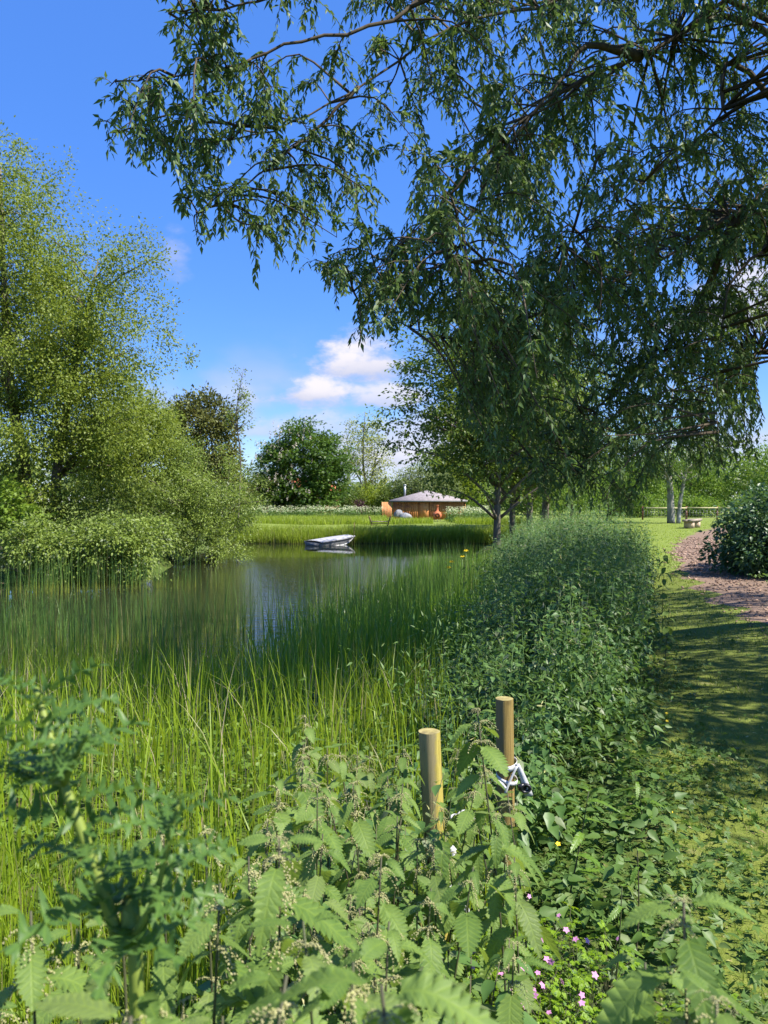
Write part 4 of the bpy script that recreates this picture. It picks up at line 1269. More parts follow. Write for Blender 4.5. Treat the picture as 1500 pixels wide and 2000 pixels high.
_ = make_tree('dark_shrub', 'dense dark blue green shrub at the right edge of the woodchip path', 'shrub', (8.5, 16.6), [proto_trunk(8.5, 16.6, 1.4, .06), proto_trunk(9.4, 16.4, 1.5, .06), proto_trunk(7.9, 16.8, 1.1, .05)],
              [(8.6, 16.8, .75, 1.3, 1.3, 1.05), (9.8, 16.2, .95, 1.5, 1.4, 1.2), (10.8, 15.6, 1.0, 1.5, 1.5, 1.25), (7.9, 17.2, .3, .7, .8, .5), (8.8, 16.0, .5, 1.4, 1.0, .9), (10.0, 18, 1, 1.6, 1.6, 1.2)],
              1400, 34, .10, 'dark_bush', .20, .55, .8, OVAL, limbs=60, shell=3.4, lim_r=.01, keep=lambda C: C[:, 2] > .05)

# ------------------------------------------------------------------ the big overhanging willow
SIL = [(300, -2000), (290, -10), (330, 20), (300, 60), (350, 110), (300, 160), (165, 145), (190, 205), (290, 185), (175, 220), (190, 290), (260, 310), (300, 330), (360, 330), (300, 370), (310, 420), (380, 420), (380, 490),
       (470, 470), (530, 540), (590, 500), (650, 585), (700, 560), (680, 680), (780, 640), (850, 640), (905, 700), (890, 830), (960, 905), (1010, 945), (1120, 1000), (1180, 985), (1240, 1015), (1290, 970), (1390, 930), (1480, 890),
       (1500, 830), (1476, 770), (1490, 690), (1530, 640), (2600, 900), (2600, -2000)]
TB = np.array([7.4, 9.6, 0.0])
LIMBS = [
    [(7.4, 9.6, 0), (7.2, 9.5, 1.6), (6.9, 9.2, 3.2), (6.5, 8.8, 5.0), (6.3, 8.6, 7.5), (6.2, 8.6, 10.0)],
    [(6.5, 8.8, 5.0), (5.0, 7.6, 5.6), at(1250, -70, 6.7), at(1080, 5, 6.4), at(900, 45, 6.1), at(700, 170, 5.8), at(545, 250, 5.6), at(430, 276, 5.45), at(320, 278, 5.3)],
    [(6.6, 8.9, 4.4), at(1500, 60, 7.6), at(1250, 110, 7.2), at(1080, 190, 7.0), at(960, 290, 6.8), at(860, 400, 6.6), at(760, 500, 6.4), at(690, 570, 6.3)],
    [(6.3, 8.6, 6.0), (4.4, 6.6, 6.3), at(1000, -70, 5.6), at(760, 40, 5.3), at(560, 90, 5.1), at(430, 135, 5.0), at(330, 150, 4.95), at(225, 160, 4.9)],
    [(5.0, 7.6, 5.6), (3.4, 6.0, 6.0), at(760, -90, 5.2), at(560, -10, 5.0), at(420, 20, 4.9), at(330, 25, 4.85)],
    [(6.9, 9.2, 3.2), at(1560, 430, 7.8), at(1440, 420, 7.6), at(1320, 490, 7.4), at(1180, 560, 7.3), at(1030, 620, 7.2), at(900, 660, 7.0), at(800, 640, 6.9)],
    [(6.95, 9.2, 3.0), at(1560, 470, 7.3), at(1490, 490, 7.0), at(1430, 550, 6.9), at(1410, 640, 6.8), at(1400, 760, 6.75), at(1405, 860, 6.7)],
    [at(1440, 420, 7.6), at(1360, 600, 8.0), at(1260, 720, 8.2), at(1160, 800, 8.3), at(1080, 880, 8.3), at(1040, 940, 8.3)],
    [(6.9, 9.2, 3.2), at(1480, 160, 7.0), at(1400, 240, 6.7), at(1290, 330, 6.5), at(1200, 400, 6.3), at(1100, 480, 6.2)],
    [at(1250, 110, 7.2), at(1150, 90, 6.9), at(1100, 150, 6.6), at(1010, 260, 6.3), at(930, 400, 6.0), at(870, 520, 5.9)],
    [at(700, 170, 5.8), at(620, 250, 5.7), at(520, 330, 5.6), at(440, 390, 5.5), at(380, 420, 5.4)],
    [at(545, 250, 5.6), at(430, 240, 5.4), at(330, 225, 5.3), at(250, 250, 5.2), at(205, 275, 5.2)],
    [(7.2, 9.5, 1.9), at(1560, 700, 8.6), at(1420, 720, 8.8), at(1280, 780, 9.0), at(1180, 860, 9.1), at(1150, 940, 9.1)],
    [(6.3, 8.6, 7.5), (5.0, 7.8, 9.0), (3.2, 7.0, 9.8), (1.2, 6.6, 9.8), (-.6, 6.4, 9.0)],  # limbs from here on fill the upper crown, added for their shade
    [(6.3, 8.6, 7.0), (5.4, 6.6, 8.2), (4.6, 5.0, 8.6), (3.6, 4.0, 8.4)],
    [(6.3, 8.6, 7.2), (5.6, 10.2, 9), (4.2, 11.6, 9.6), (2.2, 12.4, 9.2), (0.6, 12.8, 8.2)],
    [(6.4, 8.7, 6.0), (8.2, 10, 8), (9.8, 11.2, 8.6), (11.4, 12, 8.0)],
    [(6.4, 8.7, 6.0), (8.0, 7.4, 7.6), (9.6, 6.4, 8.2), (11, 5.6, 7.6)],
    [(6.5, 8.8, 5.0), (7.4, 6.8, 5.8), (8.0, 5.2, 6.2), (8.6, 3.8, 5.8)],
    [(6.5, 8.8, 5.0), (7.0, 11, 6), (7.0, 13, 6.4), (6.6, 15, 5.6)],
    [(6.2, 8.6, 9.5), (5.6, 8.2, 11), (5.0, 8.0, 12)], [(6.2, 8.6, 9.0), (7.2, 9, 11), (8, 9.4, 11.8)],
]
willow = empty('willow_tree', TB, 'big dark willow overhanging the path and pond from the right', 'tree')
skel, PL, RL = [], [], []
for i, lm in enumerate(LIMBS):
    pts = curve_pts([np.asarray(q, float) for q in lm], 34)
    pts[3:-1] += rng.normal(0, .006, pts[3:-1].shape)
    r0 = .30 if i == 0 else (.06 if i < 10 else .055)
    r1 = .06 if i == 0 else .0035
    if i in (10, 11):
        r0 = .018
    RL.append(np.linspace(r0, r1, 34) if i == 0 else r0 * (r1 / r0) ** (np.linspace(0, 1, 34) ** .75))
    PL.append(pts)
    if i:
        skel.append(pts[8:] if i < 13 else pts[6:])
V, F = tubes(PL, RL, 8)
obj('trunk', mesh_tris('trunk', V - TB, F, M['twig'], smooth_shade=True), willow)
SK = np.concatenate(skel)
# cluster centres: in the part of the crown that the camera faces, then the rest, filled in to cast shade
cl = []
while len(cl) < 760:
    px, py = rng.uniform(170, 1640), rng.uniform(-260, 1010)
    dens = .30 + .70 * smooth((px - 330) / 750)
    dens *= .34 + .66 * smooth((py - 120) / 520)
    if rng.random() > dens or not in_poly([px], [py], SIL)[0]:
        continue
    Y0 = np.interp(px, [150, 500, 900, 1300, 1650], [5.0, 5.6, 6.5, 7.5, 8.0]) + np.interp(py, [0, 500, 1000], [-.3, .2, .9])
    Y = Y0 + rng.normal(0, .55 + .5 * smooth((px - 600) / 500))
    cl.append(at(px, py, max(Y, 4.3)))
for li, n_ex in ((1, 6), (3, 10), (4, 7), (10, 4), (11, 7)):
    lp = PL[li]
    qx, qy = proj(lp)
    vis = np.where((qx < 620) & (qy > -60))[0]
    for i in list(rng.choice(vis, n_ex)) + [33, 33, 32]:
        c = lp[i] + rng.normal(0, .11, 3) + np.array([0, 0, -.04])
        cx, cy = proj(c)
        if in_poly(cx, cy, SIL)[0]:
            cl.append(c)
n_in = len(cl)
tries = 0
while len(cl) < n_in + 620 and tries < 40000:
    tries += 1
    d = rng.normal(0, 1, 3)
    d /= np.linalg.norm(d)
    p = np.array([6.3, 9.0, 6.6]) + d * rng.random() ** .33 * np.array([6.2, 6.0, 5.6])
    if p[2] < 2.4:
        continue
    px, py = proj(p)
    if p[1] > .5 and -60 < px[0] < 1560 and -60 < py[0] < 2060:
        if not in_poly(px, py, SIL)[0] or rng.random() < .75:
            continue
    cl.append(p)
n_mid = len(cl)
while len(cl) < n_mid + 105:  # unseen foliage towards the camera, added to shade the bank and path
    d = rng.normal(0, 1, 3)
    p = np.array([6.2, 4.4, 6.4]) + d / np.linalg.norm(d) * rng.random() ** .33 * np.array([2.8, 2.3, 2.2])
    px, py = proj(p)
    if not (-40 < px[0] < 1560 and -60 < py[0] < 2060):
        cl.append(p)
cl = np.array(cl)
SPL, SRL, TW0, TWD, TWL, NTW = [], [], [], [], [], []
cpx = proj(cl)[0]
for k, c in enumerate(cl):
    dd = np.linalg.norm(SK - c, axis=1) + .5 * np.maximum(c[2] - SK[:, 2], 0) + rng.exponential(.35, len(SK))
    j = int(np.argmin(dd))
    p0 = SK[j]
    L = np.linalg.norm(c - p0)
    mid = (p0 + c) / 2 + np.array([0, 0, .10 * L + .03]) + rng.normal(0, .05 * L, 3)
    cp = curve_pts([p0, mid, c], 7)
    SPL.append(cp)
    SRL.append(np.linspace(min(.006 + .006 * L, .02), .0025, 7))
    nt = (10 if cpx[k] > 620 else 7) if k < n_in else 5
    NTW.append(nt)
    for _ in range(nt):
        t = rng.uniform(.35, 1) ** .8
        i = t * 6
        a, f = int(min(i, 5)), i - int(min(i, 5))
        TW0.append(cp[a] * (1 - f) + cp[a + 1] * f)
        d = unit(c - p0) * .6 + rng.normal(0, .75, 3) + np.array([0, 0, -.15])
        TWD.append(d / np.linalg.norm(d))
        TWL.append(rng.uniform(.10, .40) if k < n_in else rng.uniform(.4, .9))
TW0, TWD, TWL = np.array(TW0), np.array(TWD), np.array(TWL)
tin = np.repeat(np.arange(len(cl)) < n_in, NTW)
# a twig leaves outward then hangs
K = 6
s = np.linspace(0, 1, K)
TP = TW0[:, None] + TWL[:, None, None] * (TWD[:, None] * (s - .28 * s ** 2)[None, :, None] + np.array([0, 0, -1.0]) * (.40 * s ** 2)[None, :, None])
tipx, tipy = proj(TP[:, -1])
midx, midy = proj(TP[:, 3])
inframe = (tipx > -40) & (tipx < 1540) & (tipy > -40) & (tipy < 2040) & (TP[:, -1, 1] > .5)
ok = ~inframe | (in_poly(tipx, tipy, SIL) & in_poly(midx, midy, SIL)) | ((rng.random(len(tipx)) < .10) & in_poly(midx, midy, SIL))
TP, TWL, tin = TP[ok], TWL[ok], tin[ok]
V, F = tubes(SPL + list(TP), SRL + [np.linspace(.0028, .0011, K)] * len(TP), 3)
tag(obj('twigs', mesh_tris('twigs', V - TB, F, M['twig']), willow), kind='stuff')
# leaves, alternate along each twig
LPn, LAx, LSz, LIn = [], [], [], []
for k in range(len(TP)):
    m_ = int(TWL[k] / (.024 if tin[k] else .045)) + 3
    t = np.linspace(.08, 1, m_) * (K - 1)
    i = np.minimum(t.astype(int), K - 2)
    f = (t - i)[:, None]
    P = TP[k, i] * (1 - f) + TP[k, i + 1] * f
    tan = unit(TP[k, i + 1] - TP[k, i])
    a = np.arange(m_) * 2.4 + rng.uniform(0, 6)
    sidev = np.stack([np.cos(a), np.sin(a), np.zeros(m_)], 1)
    LAx.append(tan * .75 + sidev * .75 + np.array([0, 0, -.38]) + rng.normal(0, .30, (m_, 3)))
    LPn.append(P)
    LSz.append((.066 if tin[k] else .14) * rng.uniform(.6, 1.25, m_))
    LIn.append(np.full(m_, tin[k]))
LPn, LAx, LSz, LIn = np.concatenate(LPn), np.concatenate(LAx), np.concatenate(LSz), np.concatenate(LIn)
LHi = rng.normal(0, .5, LPn.shape) + np.array([0, 0, 1.0])
lx, ly = proj(LPn)
show = np.linalg.norm(LPn - np.array([0, 0, CAM_H]), axis=1) / LSz
show[(lx < 5) | (lx > 1495) | (ly < 5) | (ly > 1995) | (LPn[:, 1] < .5) | ~LIn] = 1e9
big = np.argsort(show)[:300]
rest = np.setdiff1d(np.arange(len(LPn)), big)
wid = rng.uniform(1.2, 1.75, len(LPn))
V, F = stamp(LANCE[0], LANCE[1], LPn[rest], LAx[rest], LHi[rest], LSz[rest], wid[rest])
tag(obj('foliage', mesh_tris('foliage', V - TB, F, M['willow']), willow), kind='stuff')
wl = mesh_tris('willow_leaf', LANCE[0], LANCE[1], M['willow'])
FR = frames(LAx[big], LHi[big])
for q, i in enumerate(big):
    o = obj('leaf', wl, willow)
    mt = np.eye(4)
    mt[:3, :3] = FR[q] * LSz[i] @ np.diag([wid[i], 1, 1])
    mt[:3, 3] = LPn[i] - TB
    o.matrix_basis = Matrix(mt.tolist())
print('willow leaves', len(LPn))


# ------------------------------------------------------------------ near plants
def serrate_leaf(name, mat, teeth=9, wmax=.33, droop=.35, fold=.22, heart=.05, curl=0.0, seed=0):
    """toothed nettle blade, length 1 along +Y, with UVs for the veins"""
    r2 = np.random.default_rng(seed)
    t = np.linspace(0, 1, teeth + 1)
    wf = lambda q: wmax * (np.clip(q, 0, 1) ** .50) * (1 - np.clip(q, 0, 1)) ** .80 / .537
    V, UV, F = [], [], []

    def zz(u, q):
        return -droop * q ** 2 + fold * abs(u) + curl * math.sin(q * 5 + u * 3) * .04 - .10 * u * u / max(wmax, .1)
    mids = []
    for q in t:
        mids.append(len(V))
        V.append((0, q, zz(0, q) - .0))
        UV.append((.5, q))
    for sgn in (-1, 1):
        prev = None
        rows = []
        for k in range(teeth):
            q0, q1 = t[k], t[k + 1]
            qv, qt = q0, q0 + (q1 - q0) * .98
            wv = wf(q0 + .01) * .84
            wt = wf(q0 + (q1 - q0) * .6) * 1.10
            yv = qv - (heart if k == 0 else 0) * 1.0
            a = len(V)
            u = sgn * (wv if k else .10)
            V.append((u, yv, zz(u, qv)))
            UV.append((.5 + u, qv))
            u = sgn * wt
            V.append((u, qt, zz(u, qt) + r2.normal(0, .008)))
            UV.append((.5 + u, qt))
            rows.append((a, a + 1))
        tri = []
        for k in range(teeth):
            a, b = rows[k]
            nxt = rows[k + 1][0] if k + 1 < teeth else mids[teeth]
            tri += [[mids[k], a, b], [mids[k], b, mids[k + 1]]]
            if k + 1 < teeth:
                tri += [[mids[k + 1], b, nxt]]
        if sgn > 0:
            F += tri
        else:
            F += [[x_[0], x_[2], x_[1]] for x_ in tri]
    return mesh_tris(name, np.array(V), np.array(F), mat, uv=np.array(UV), smooth_shade=True)


NL = [serrate_leaf('nettle_leaf', M['nettle'], 12, .34, .30, .20, .05, .6, 1), serrate_leaf('nettle_leaf', M['nettle'], 12, .30, .48, .26, .05, 1.0, 2),
      serrate_leaf('nettle_leaf', M['nettle'], 11, .36, .18, .12, .06, .4, 3), serrate_leaf('nettle_leaf', M['nettle'], 13, .27, .62, .30, .04, 1.4, 4)]


def catkin_mesh(seed):
    r2 = np.random.default_rng(seed)
    vs = []
    octa = (np.array([[1, 0, 0], [-1, 0, 0], [0, 1, 0], [0, -1, 0], [0, 0, 1], [0, 0, -1]], float), np.array([[0, 2, 4], [2, 1, 4], [1, 3, 4], [3, 0, 4], [2, 0, 5], [1, 2, 5], [3, 1, 5], [0, 3, 5]]))
    for k in range(8):
        a = r2.uniform(0, 6.28)
        L = r2.uniform(.025, .055)
        n_ = 13
        s_ = np.linspace(0, 1, n_)
        d = np.array([math.cos(a), math.sin(a), 0])
        up = r2.uniform(-.1, .8)
        P = d * (s_ * L * .8)[:, None] + np.array([0, 0, 1.0]) * (L * (up * s_ - .9 * s_ ** 2))[:, None]
        for p_ in P:
            for _ in range(2):
                vs.append((octa[0] * r2.uniform(.0010, .0019) + p_ + r2.normal(0, .0010, 3), octa[1]))
    V, F = join(vs)
    return mesh_tris('catkin', V, F, M['catkin'])


CK = [catkin_mesh(5), catkin_mesh(6), catkin_mesh(7)]


def set_mat(o, M3, p, sc):
    mt = np.eye(4)
    mt[:3, :3] = M3 * sc
    mt[:3, 3] = p
    o.matrix_basis = Matrix(mt.tolist())


def nettle(top, label, group, pairs=7, lsz=.095, flower=3, lean=.06, gap=.062, s0=.44):
    """top: world point of the shoot tip"""
    x, y = top[0] + rng.normal(0, lean), top[1] + rng.normal(0, lean)
    b = np.array([x, y, float(zg([x], [y])[0]) - .02])
    root = empty('nettle', b, label, 'nettle', group)
    tip = np.asarray(top) - b
    pts = curve_pts([np.zeros(3), np.array([tip[0] * .2 + rng.normal(0, .012), tip[1] * .2, tip[2] * .5]), tip], 12)
    V, F = tubes([pts], [np.linspace(.0038, .0016, 12)], 5)
    obj('stem', mesh_tris('stem', V, F, M['stem'], smooth_shade=True), root)
    ph = rng.uniform(0, 6.28)
    zt = tip[2] - .004
    for k in range(pairs):
        f = zt / tip[2]
        if f < .12:
            break
        p = np.array([np.interp(f, np.linspace(0, 1, 12), pts[:, 0]), np.interp(f, np.linspace(0, 1, 12), pts[:, 1]), zt])
        sz = lsz * min(1.0, s0 + .28 * k) * rng.uniform(.85, 1.15)
        for sd in (0, 1):
            a = ph + k * math.pi / 2 + sd * math.pi + rng.normal(0, .16)
            dn = rng.normal(.15 if k == 0 else -.22 - .07 * min(k, 4), .16)
            ax = np.array([[math.cos(a), math.sin(a), dn]])
            M3 = frames(ax, np.array([[rng.normal(0, .22), rng.normal(0, .22), 1.0]]))[0]
            o = obj('leaf', NL[rng.integers(4)], root)
            set_mat(o, M3, p + unit(ax)[0] * .016, sz * rng.uniform(.88, 1.1))
        if k < flower + 1 and k > 0 or (k == 0 and flower > 2):
            o = obj('catkin', CK[rng.integers(3)], root)
            a = rng.uniform(0, 6.28)
            set_mat(o, np.array([[math.cos(a), -math.sin(a), 0], [math.sin(a), math.cos(a), 0], [0, 0, 1]]), p + np.array([0, 0, .004]), rng.uniform(.75, 1.15) * (1.0 if k else .7))
        zt -= gap * (.45 + .28 * min(k, 3)) * rng.uniform(.9, 1.15)
    return root


HEADS = [((545, 1635), 1.0, 'large leaved nettle with cream catkins left of centre in the foreground', 7, .105, 3),
         ((592, 1800), .88, 'nettle head with drooping toothed leaves just below the large leaved one', 6, .10, 2),
         ((745, 1672), 1.35, 'catkin heavy nettle just left of the shorter looking front post', 8, .085, 4),
         ((932, 1385), 1.85, 'tall nettle with hanging leaves rising between the two wooden posts', 9, .085, 3),
         ((970, 1590), 1.8, 'nettle in front of the post that carries the black and white tape', 8, .085, 3),
         ((846, 1640), 1.85, 'nettle crossing the lower half of the front post', 7, .085, 3),
         ((862, 1580), 2.15, 'nettle head drooping across the front post just below its sawn top half', 8, .09, 3),
         ((842, 1735), 1.5, 'nettle with broad leaves covering the foot of the front post', 7, .09, 2),
         ((815, 1640), 1.9, 'nettle hiding the left flank of the front post', 7, .085, 3),
         ((1335, 1760), .86, 'nettle topped with yellow catkins standing alone by the path at lower right', 5, .115, 4),
         ((1400, 1955), .72, 'nettle in the bottom right corner below the lone yellow topped one', 4, .09, 3),
         ((620, 1535), 1.75, 'nettle with tan catkins behind the large leaved one', 8, .08, 4),
         ((690, 1530), 1.85, 'nettle with tan catkins midway between the grass and the front post', 8, .08, 4),
         ((430, 1725), .98, 'nettle head standing before the lush grass', 6, .085, 2),
         ((400, 1625), 1.2, 'nettle with pale catkins at the edge of the lush grass', 7, .08, 4),
         ((318, 1600), 1.25, 'drooping nettle head above the edge of the lush grass, right of the thistle', 7, .075, 2),
         ((235, 1715), .95, 'nettle close behind the thistle stem', 6, .085, 2),
         ((595, 1400), 2.6, 'nettle with slim dark stem farthest left before the reeds', 9, .08, 3),
         ((1010, 1560), 2.4, 'nettle leaning out to the right of the taped post', 8, .08, 2),
         ((560, 1905), .66, 'dark nettle shoot blurred at the bottom edge left of centre', 4, .09, 1),
         ((270, 1920), .66, 'dark nettle shoot blurred at the bottom edge below the thistle', 4, .09, 1),
         ((690, 1880), .70, 'dark nettle shoot blurred at the bottom edge near the middle', 4, .095, 1),
         ((900, 1950), .85, 'nettle leaves at the bottom edge before the pink flowers', 4, .085, 2),
         ((1260, 1880), .95, 'broad nettle leaf pair at the bottom right beside the pink flowers', 5, .11, 1),
         ((745, 1925), .56, 'very close dark nettle top blurred at the bottom centre', 4, .085, 1),
         ((255, 1985), .56, 'very close dark nettle leaf blurred at the bottom left', 3, .08, 0),
         ((1300, 1072), 9.6, 'nettle shoot leaning out over the path from the far end of the bank', 10, .11, 0),
         ((1308, 1178), 7.4, 'short nettle shoot sticking out over the path below the far leaning shoot', 7, .10, 0),
         ((1222, 1062), 9.0, 'nettle shoot standing tallest along the top of the bank', 10, .09, 3),
         ((60, 1780), .9, 'nettle in the lower left corner beyond the thistle', 6, .09, 2),
         ((760, 1800), 1.1, 'nettle with nodding leaves below the catkin heavy one', 7, .095, 2)]
for (px, py), d, lb, pr, ls, fl_ in HEADS:
    nettle(at(px, py, d), lb, None, pr, ls, fl_, s0=.72 if d < .6 else .44)
cnt = 0
fill = []
taken = [at(px, py, d)[:2] for (px, py), d, *_ in HEADS]
for _ in range(4000):
    if cnt >= 72:
        break
    y = rng.uniform(.75, 3.4)
    px = rng.uniform(-60, 1010)
    x = (px - 750) / FPX * y
    ymax = np.interp(px, [-60, 250, 480, 560, 760, 1010], [1.15, 1.2, 1.45, 2.6, 3.2, 2.9])
    if y > ymax or (700 < px < 1010 and y < 1.25) or (790 < px < 925 and 1.15 < y < 2.75) or (940 < px and 1.2 < y < 3.3 and rng.random() < .75):
        continue
    if min(np.hypot(x - q[0], y - q[1]) for q in taken) < .062 + .02 * y:
        continue
    zg0 = float(zg([x], [y])[0])
    h = rng.uniform(.72, .98)
    if px > 700:
        h *= .86
    top = np.array([x, y, zg0 + h])
    sx, sy = proj(top)
    if sy[0] < np.interp(px, [0, 300, 480, 600, 1010], [1640, 1600, 1520, 1440, 1470]):
        continue
    taken.append((x, y))
    fill.append((sx[0], y, nettle(top, 'x', 'stinging nettles massed in the foreground', int(rng.integers(6, 9)), rng.uniform(.07, .095), int(rng.integers(1, 4)))))
    cnt += 1
ORD = ['first', 'second', 'third', 'fourth', 'fifth', 'sixth', 'seventh', 'eighth', 'ninth', 'tenth', 'eleventh', 'twelfth', 'thirteenth', 'fourteenth', 'fifteenth', 'sixteenth', 'seventeenth', 'eighteenth', 'nineteenth', 'twentieth']


def rows_of(items, rows, text):
    items = sorted(items, key=lambda q: q[1])
    per = int(math.ceil(len(items) / len(rows)))
    for r_, nm in enumerate(rows):
        for i, q in enumerate(sorted(items[r_ * per:(r_ + 1) * per], key=lambda q: q[0])):
            q[2]['label'] = text % (ORD[i], nm)


rows_of(fill, ['nearest', 'second', 'third', 'farthest'], 'plain stinging nettle, %s from left in the %s row of the foreground clump')
print('nettles', cnt)


# lower stems that fill in between them
yy = rng.uniform(.62, 2.7, 520)
pxx = rng.uniform(-150, 1000, 520)
kk = (yy < np.interp(pxx, [-150, 250, 480, 560, 760, 1000], [1.15, 1.2, 1.5, 2.5, 2.7, 2.6])) & ~((pxx > 800) & (yy > 1.7))
yy, pxx = yy[kk], pxx[kk]
xx_ = (pxx - 750) / FPX * yy
V, F, mi = nettle_mass(xx_, yy, rng.uniform(.38, .72, len(yy)), 'nettle', 8, .075)
o = obj('nettle_undergrowth', mesh_tris('nettle_undergrowth', V, F, None, mats=[M['nettle_bed'], M['stem'], M['catkin']], mat_idx=mi))
tag(o, 'lower nettle leaves filling the gaps under the foreground nettles', None, None, 'stuff')


# posts
def post(name, label, bx, by, bz, tx, ty, tz, r_, pm):
    b = np.array([bx, by, bz])
    root = empty(name, b, label, 'post', 'round wooden posts in the nettles')
    ax = np.array([tx - bx, ty - by, tz - bz])
    n = 22
    a = np.arange(n) * 2 * math.pi / n
    rows = []
    for t, rr in [(0, 1), (.2, 1.0), (.4, 1.0), (.6, 1.0), (.8, 1.0), (1, 1.0)]:
        k = rr * r_ * (1 + .018 * np.sin(3 * a + t * 2) + .012 * np.sin(7 * a + 1))
        rows.append(np.stack([k * np.cos(a), k * np.sin(a), np.zeros(n)], 1) + ax * t)
    V = np.concatenate(rows)
    F = []
    for i in range(len(rows) - 1):
        for j in range(n):
            j2 = (j + 1) % n
            F.append([i * n + j, i * n + j2, (i + 1) * n + j2, (i + 1) * n + j])
    obj('shaft', mesh_tris('shaft', V, np.array(F), M[pm], smooth_shade=True), root)
    tv = np.concatenate([rows[-1] * [.999, .999, 1] , [ax + [0, 0, .002]]])
    F = np.array([[j, (j + 1) % n, n] for j in range(n)])
    obj('cut_end', mesh_tris('cut_end', tv, F, M['post_top']), root)
    return root


t1, t2 = at(838, 1428, 2.73), at(985, 1364, 3.27)
b1, b2 = at(861, 1860, 2.73), at(990, 1745, 3.27)
b1[2] = b2[2] = -.12
post('wooden_post', 'yellowish round post with sawn top, nearer of the pair', *b1, *t1, .0385, 'post')
post('wooden_post', 'brown round post with white and black tape tied round it', *b2, *t2, .0375, 'post_shaded')


def ribbon(pts, w, across, mat, name, th=.0008):
    """strip with thickness through the points; across: direction of its width at each point"""
    P = np.asarray(pts, float)
    A = unit(np.asarray(across, float)) * (np.asarray(w)[:, None] / 2)
    t = unit(np.gradient(P, axis=0))
    nrm = unit(np.cross(t, A)) * th
    V = np.concatenate([P - A + nrm, P + A + nrm, P + A - nrm, P - A - nrm])
    n = len(P)
    F = []
    for i in range(n - 1):
        for s0, s1 in ((0, 1), (1, 2), (2, 3), (3, 0)):
            F.append([s0 * n + i, s1 * n + i, s1 * n + i + 1, s0 * n + i + 1])
    F += [[0, 3 * n, 2 * n, n], [n - 1, 2 * n - 1, 3 * n - 1, 4 * n - 1]]
    return mesh_tris(name, V, np.array(F), M[mat])


# tape round the second post
tz = at(990, 1505, 3.27)
axd = unit((t2 - b2)[None])[0]
tb = np.array([tz[0], tz[1], tz[2]])
tape = empty('tied_tape', tb, 'white plastic tape with black buckle knotted round the brown post', 'tape')
k = np.linspace(0, 2 * math.pi, 28)
rr = .0425
ringp = np.stack([rr * np.cos(k), rr * np.sin(k), .030 + .012 * np.sin(k + .6)], 1)
obj('band', ribbon(ringp, np.full(28, .022), np.tile([[0, .1, 1.0]], (28, 1)), 'tape', 'band'), tape)
ringp = np.stack([(rr + .002) * np.cos(k), (rr + .002) * np.sin(k), -.030 - .014 * np.sin(k + 2.2)], 1)
obj('band', ribbon(ringp, np.full(28, .016 ), np.tile([[0, .2, 1.0]], (28, 1)), 'tape', 'band'), tape)
tl = curve_pts([(-.075, -.045, -.0), (-.065, -.05, -.018), (-.03, -.055, -.040), (-.012, -.055, -.060)], 10)
obj('loose_end', ribbon(tl, np.linspace(.020, .016, 10), np.tile([[.4, 0, 1.0]], (10, 1)) + rng.normal(0, .15, (10, 3)), 'tape', 'loose_end'), tape)
tl = curve_pts([(.036, -.045, .035), (.012, -.052, -.010), (-.008, -.056, -.055), (-.014, -.054, -.078)], 10)
obj('loose_end', ribbon(tl, np.full(10, .013), np.tile([[1.0, 0, .3]], (10, 1)), 'tape', 'loose_end'), tape)
tl = curve_pts([(.036, -.040, .042), (.055, -.045, .0), (.072, -.05, -.045), (.085, -.052, -.090)], 10)
obj('strap', ribbon(tl, np.linspace(.020, .036, 10), np.tile([[1.0, -.3, .35]], (10, 1)), 'tape', 'strap'), tape)
k = np.linspace(0, 4 * math.pi, 34)
cc = np.stack([.070 + .019 * np.cos(k), -.062 + .004 * k / 6, -.055 + .016 * np.sin(k)], 1)
V, F = tubes([cc], [.0062], 6)
obj('buckle', mesh_tris('buckle', V, F, M['black'], smooth_shade=True), tape)
V, F = box((.055, -.058, -.048), (.034, .012, .024), .3)
obj('buckle', mesh_tris('buckle', V, F, M['black']), tape)
# torn white strips beside the first post
for j, (q, ww, lb) in enumerate([([(880, 1596), (905, 1585), (925, 1600)], .020, 'white scrap of torn plastic tape caught on the front post'),
                                 ([(880, 1655), (888, 1665), (884, 1680)], .022, 'small white tag of tape hanging right of the front post'),
                                 ([(876, 1715), (880, 1740), (886, 1760), (895, 1735), (902, 1715)], .020, 'folded white tape strip hanging low beside the front post'),
                                 ([(888, 1768), (908, 1775), (910, 1795), (884, 1812)], .026, 'crumpled white tape loop lowest beside the front post')]):
    pts = curve_pts([at(u_, v_, 2.66 + .015 * math.sin(i * 2 + j)) for i, (u_, v_) in enumerate(q)], 12)
    o = obj('tape_strip', ribbon(pts, np.full(12, ww), np.tile([[.8, .2, .6]], (12, 1)) + rng.normal(0, .25, (12, 3)), 'tape', 'tape_strip'))
    tag(o, lb, 'tape', 'white tape strips on the front post')

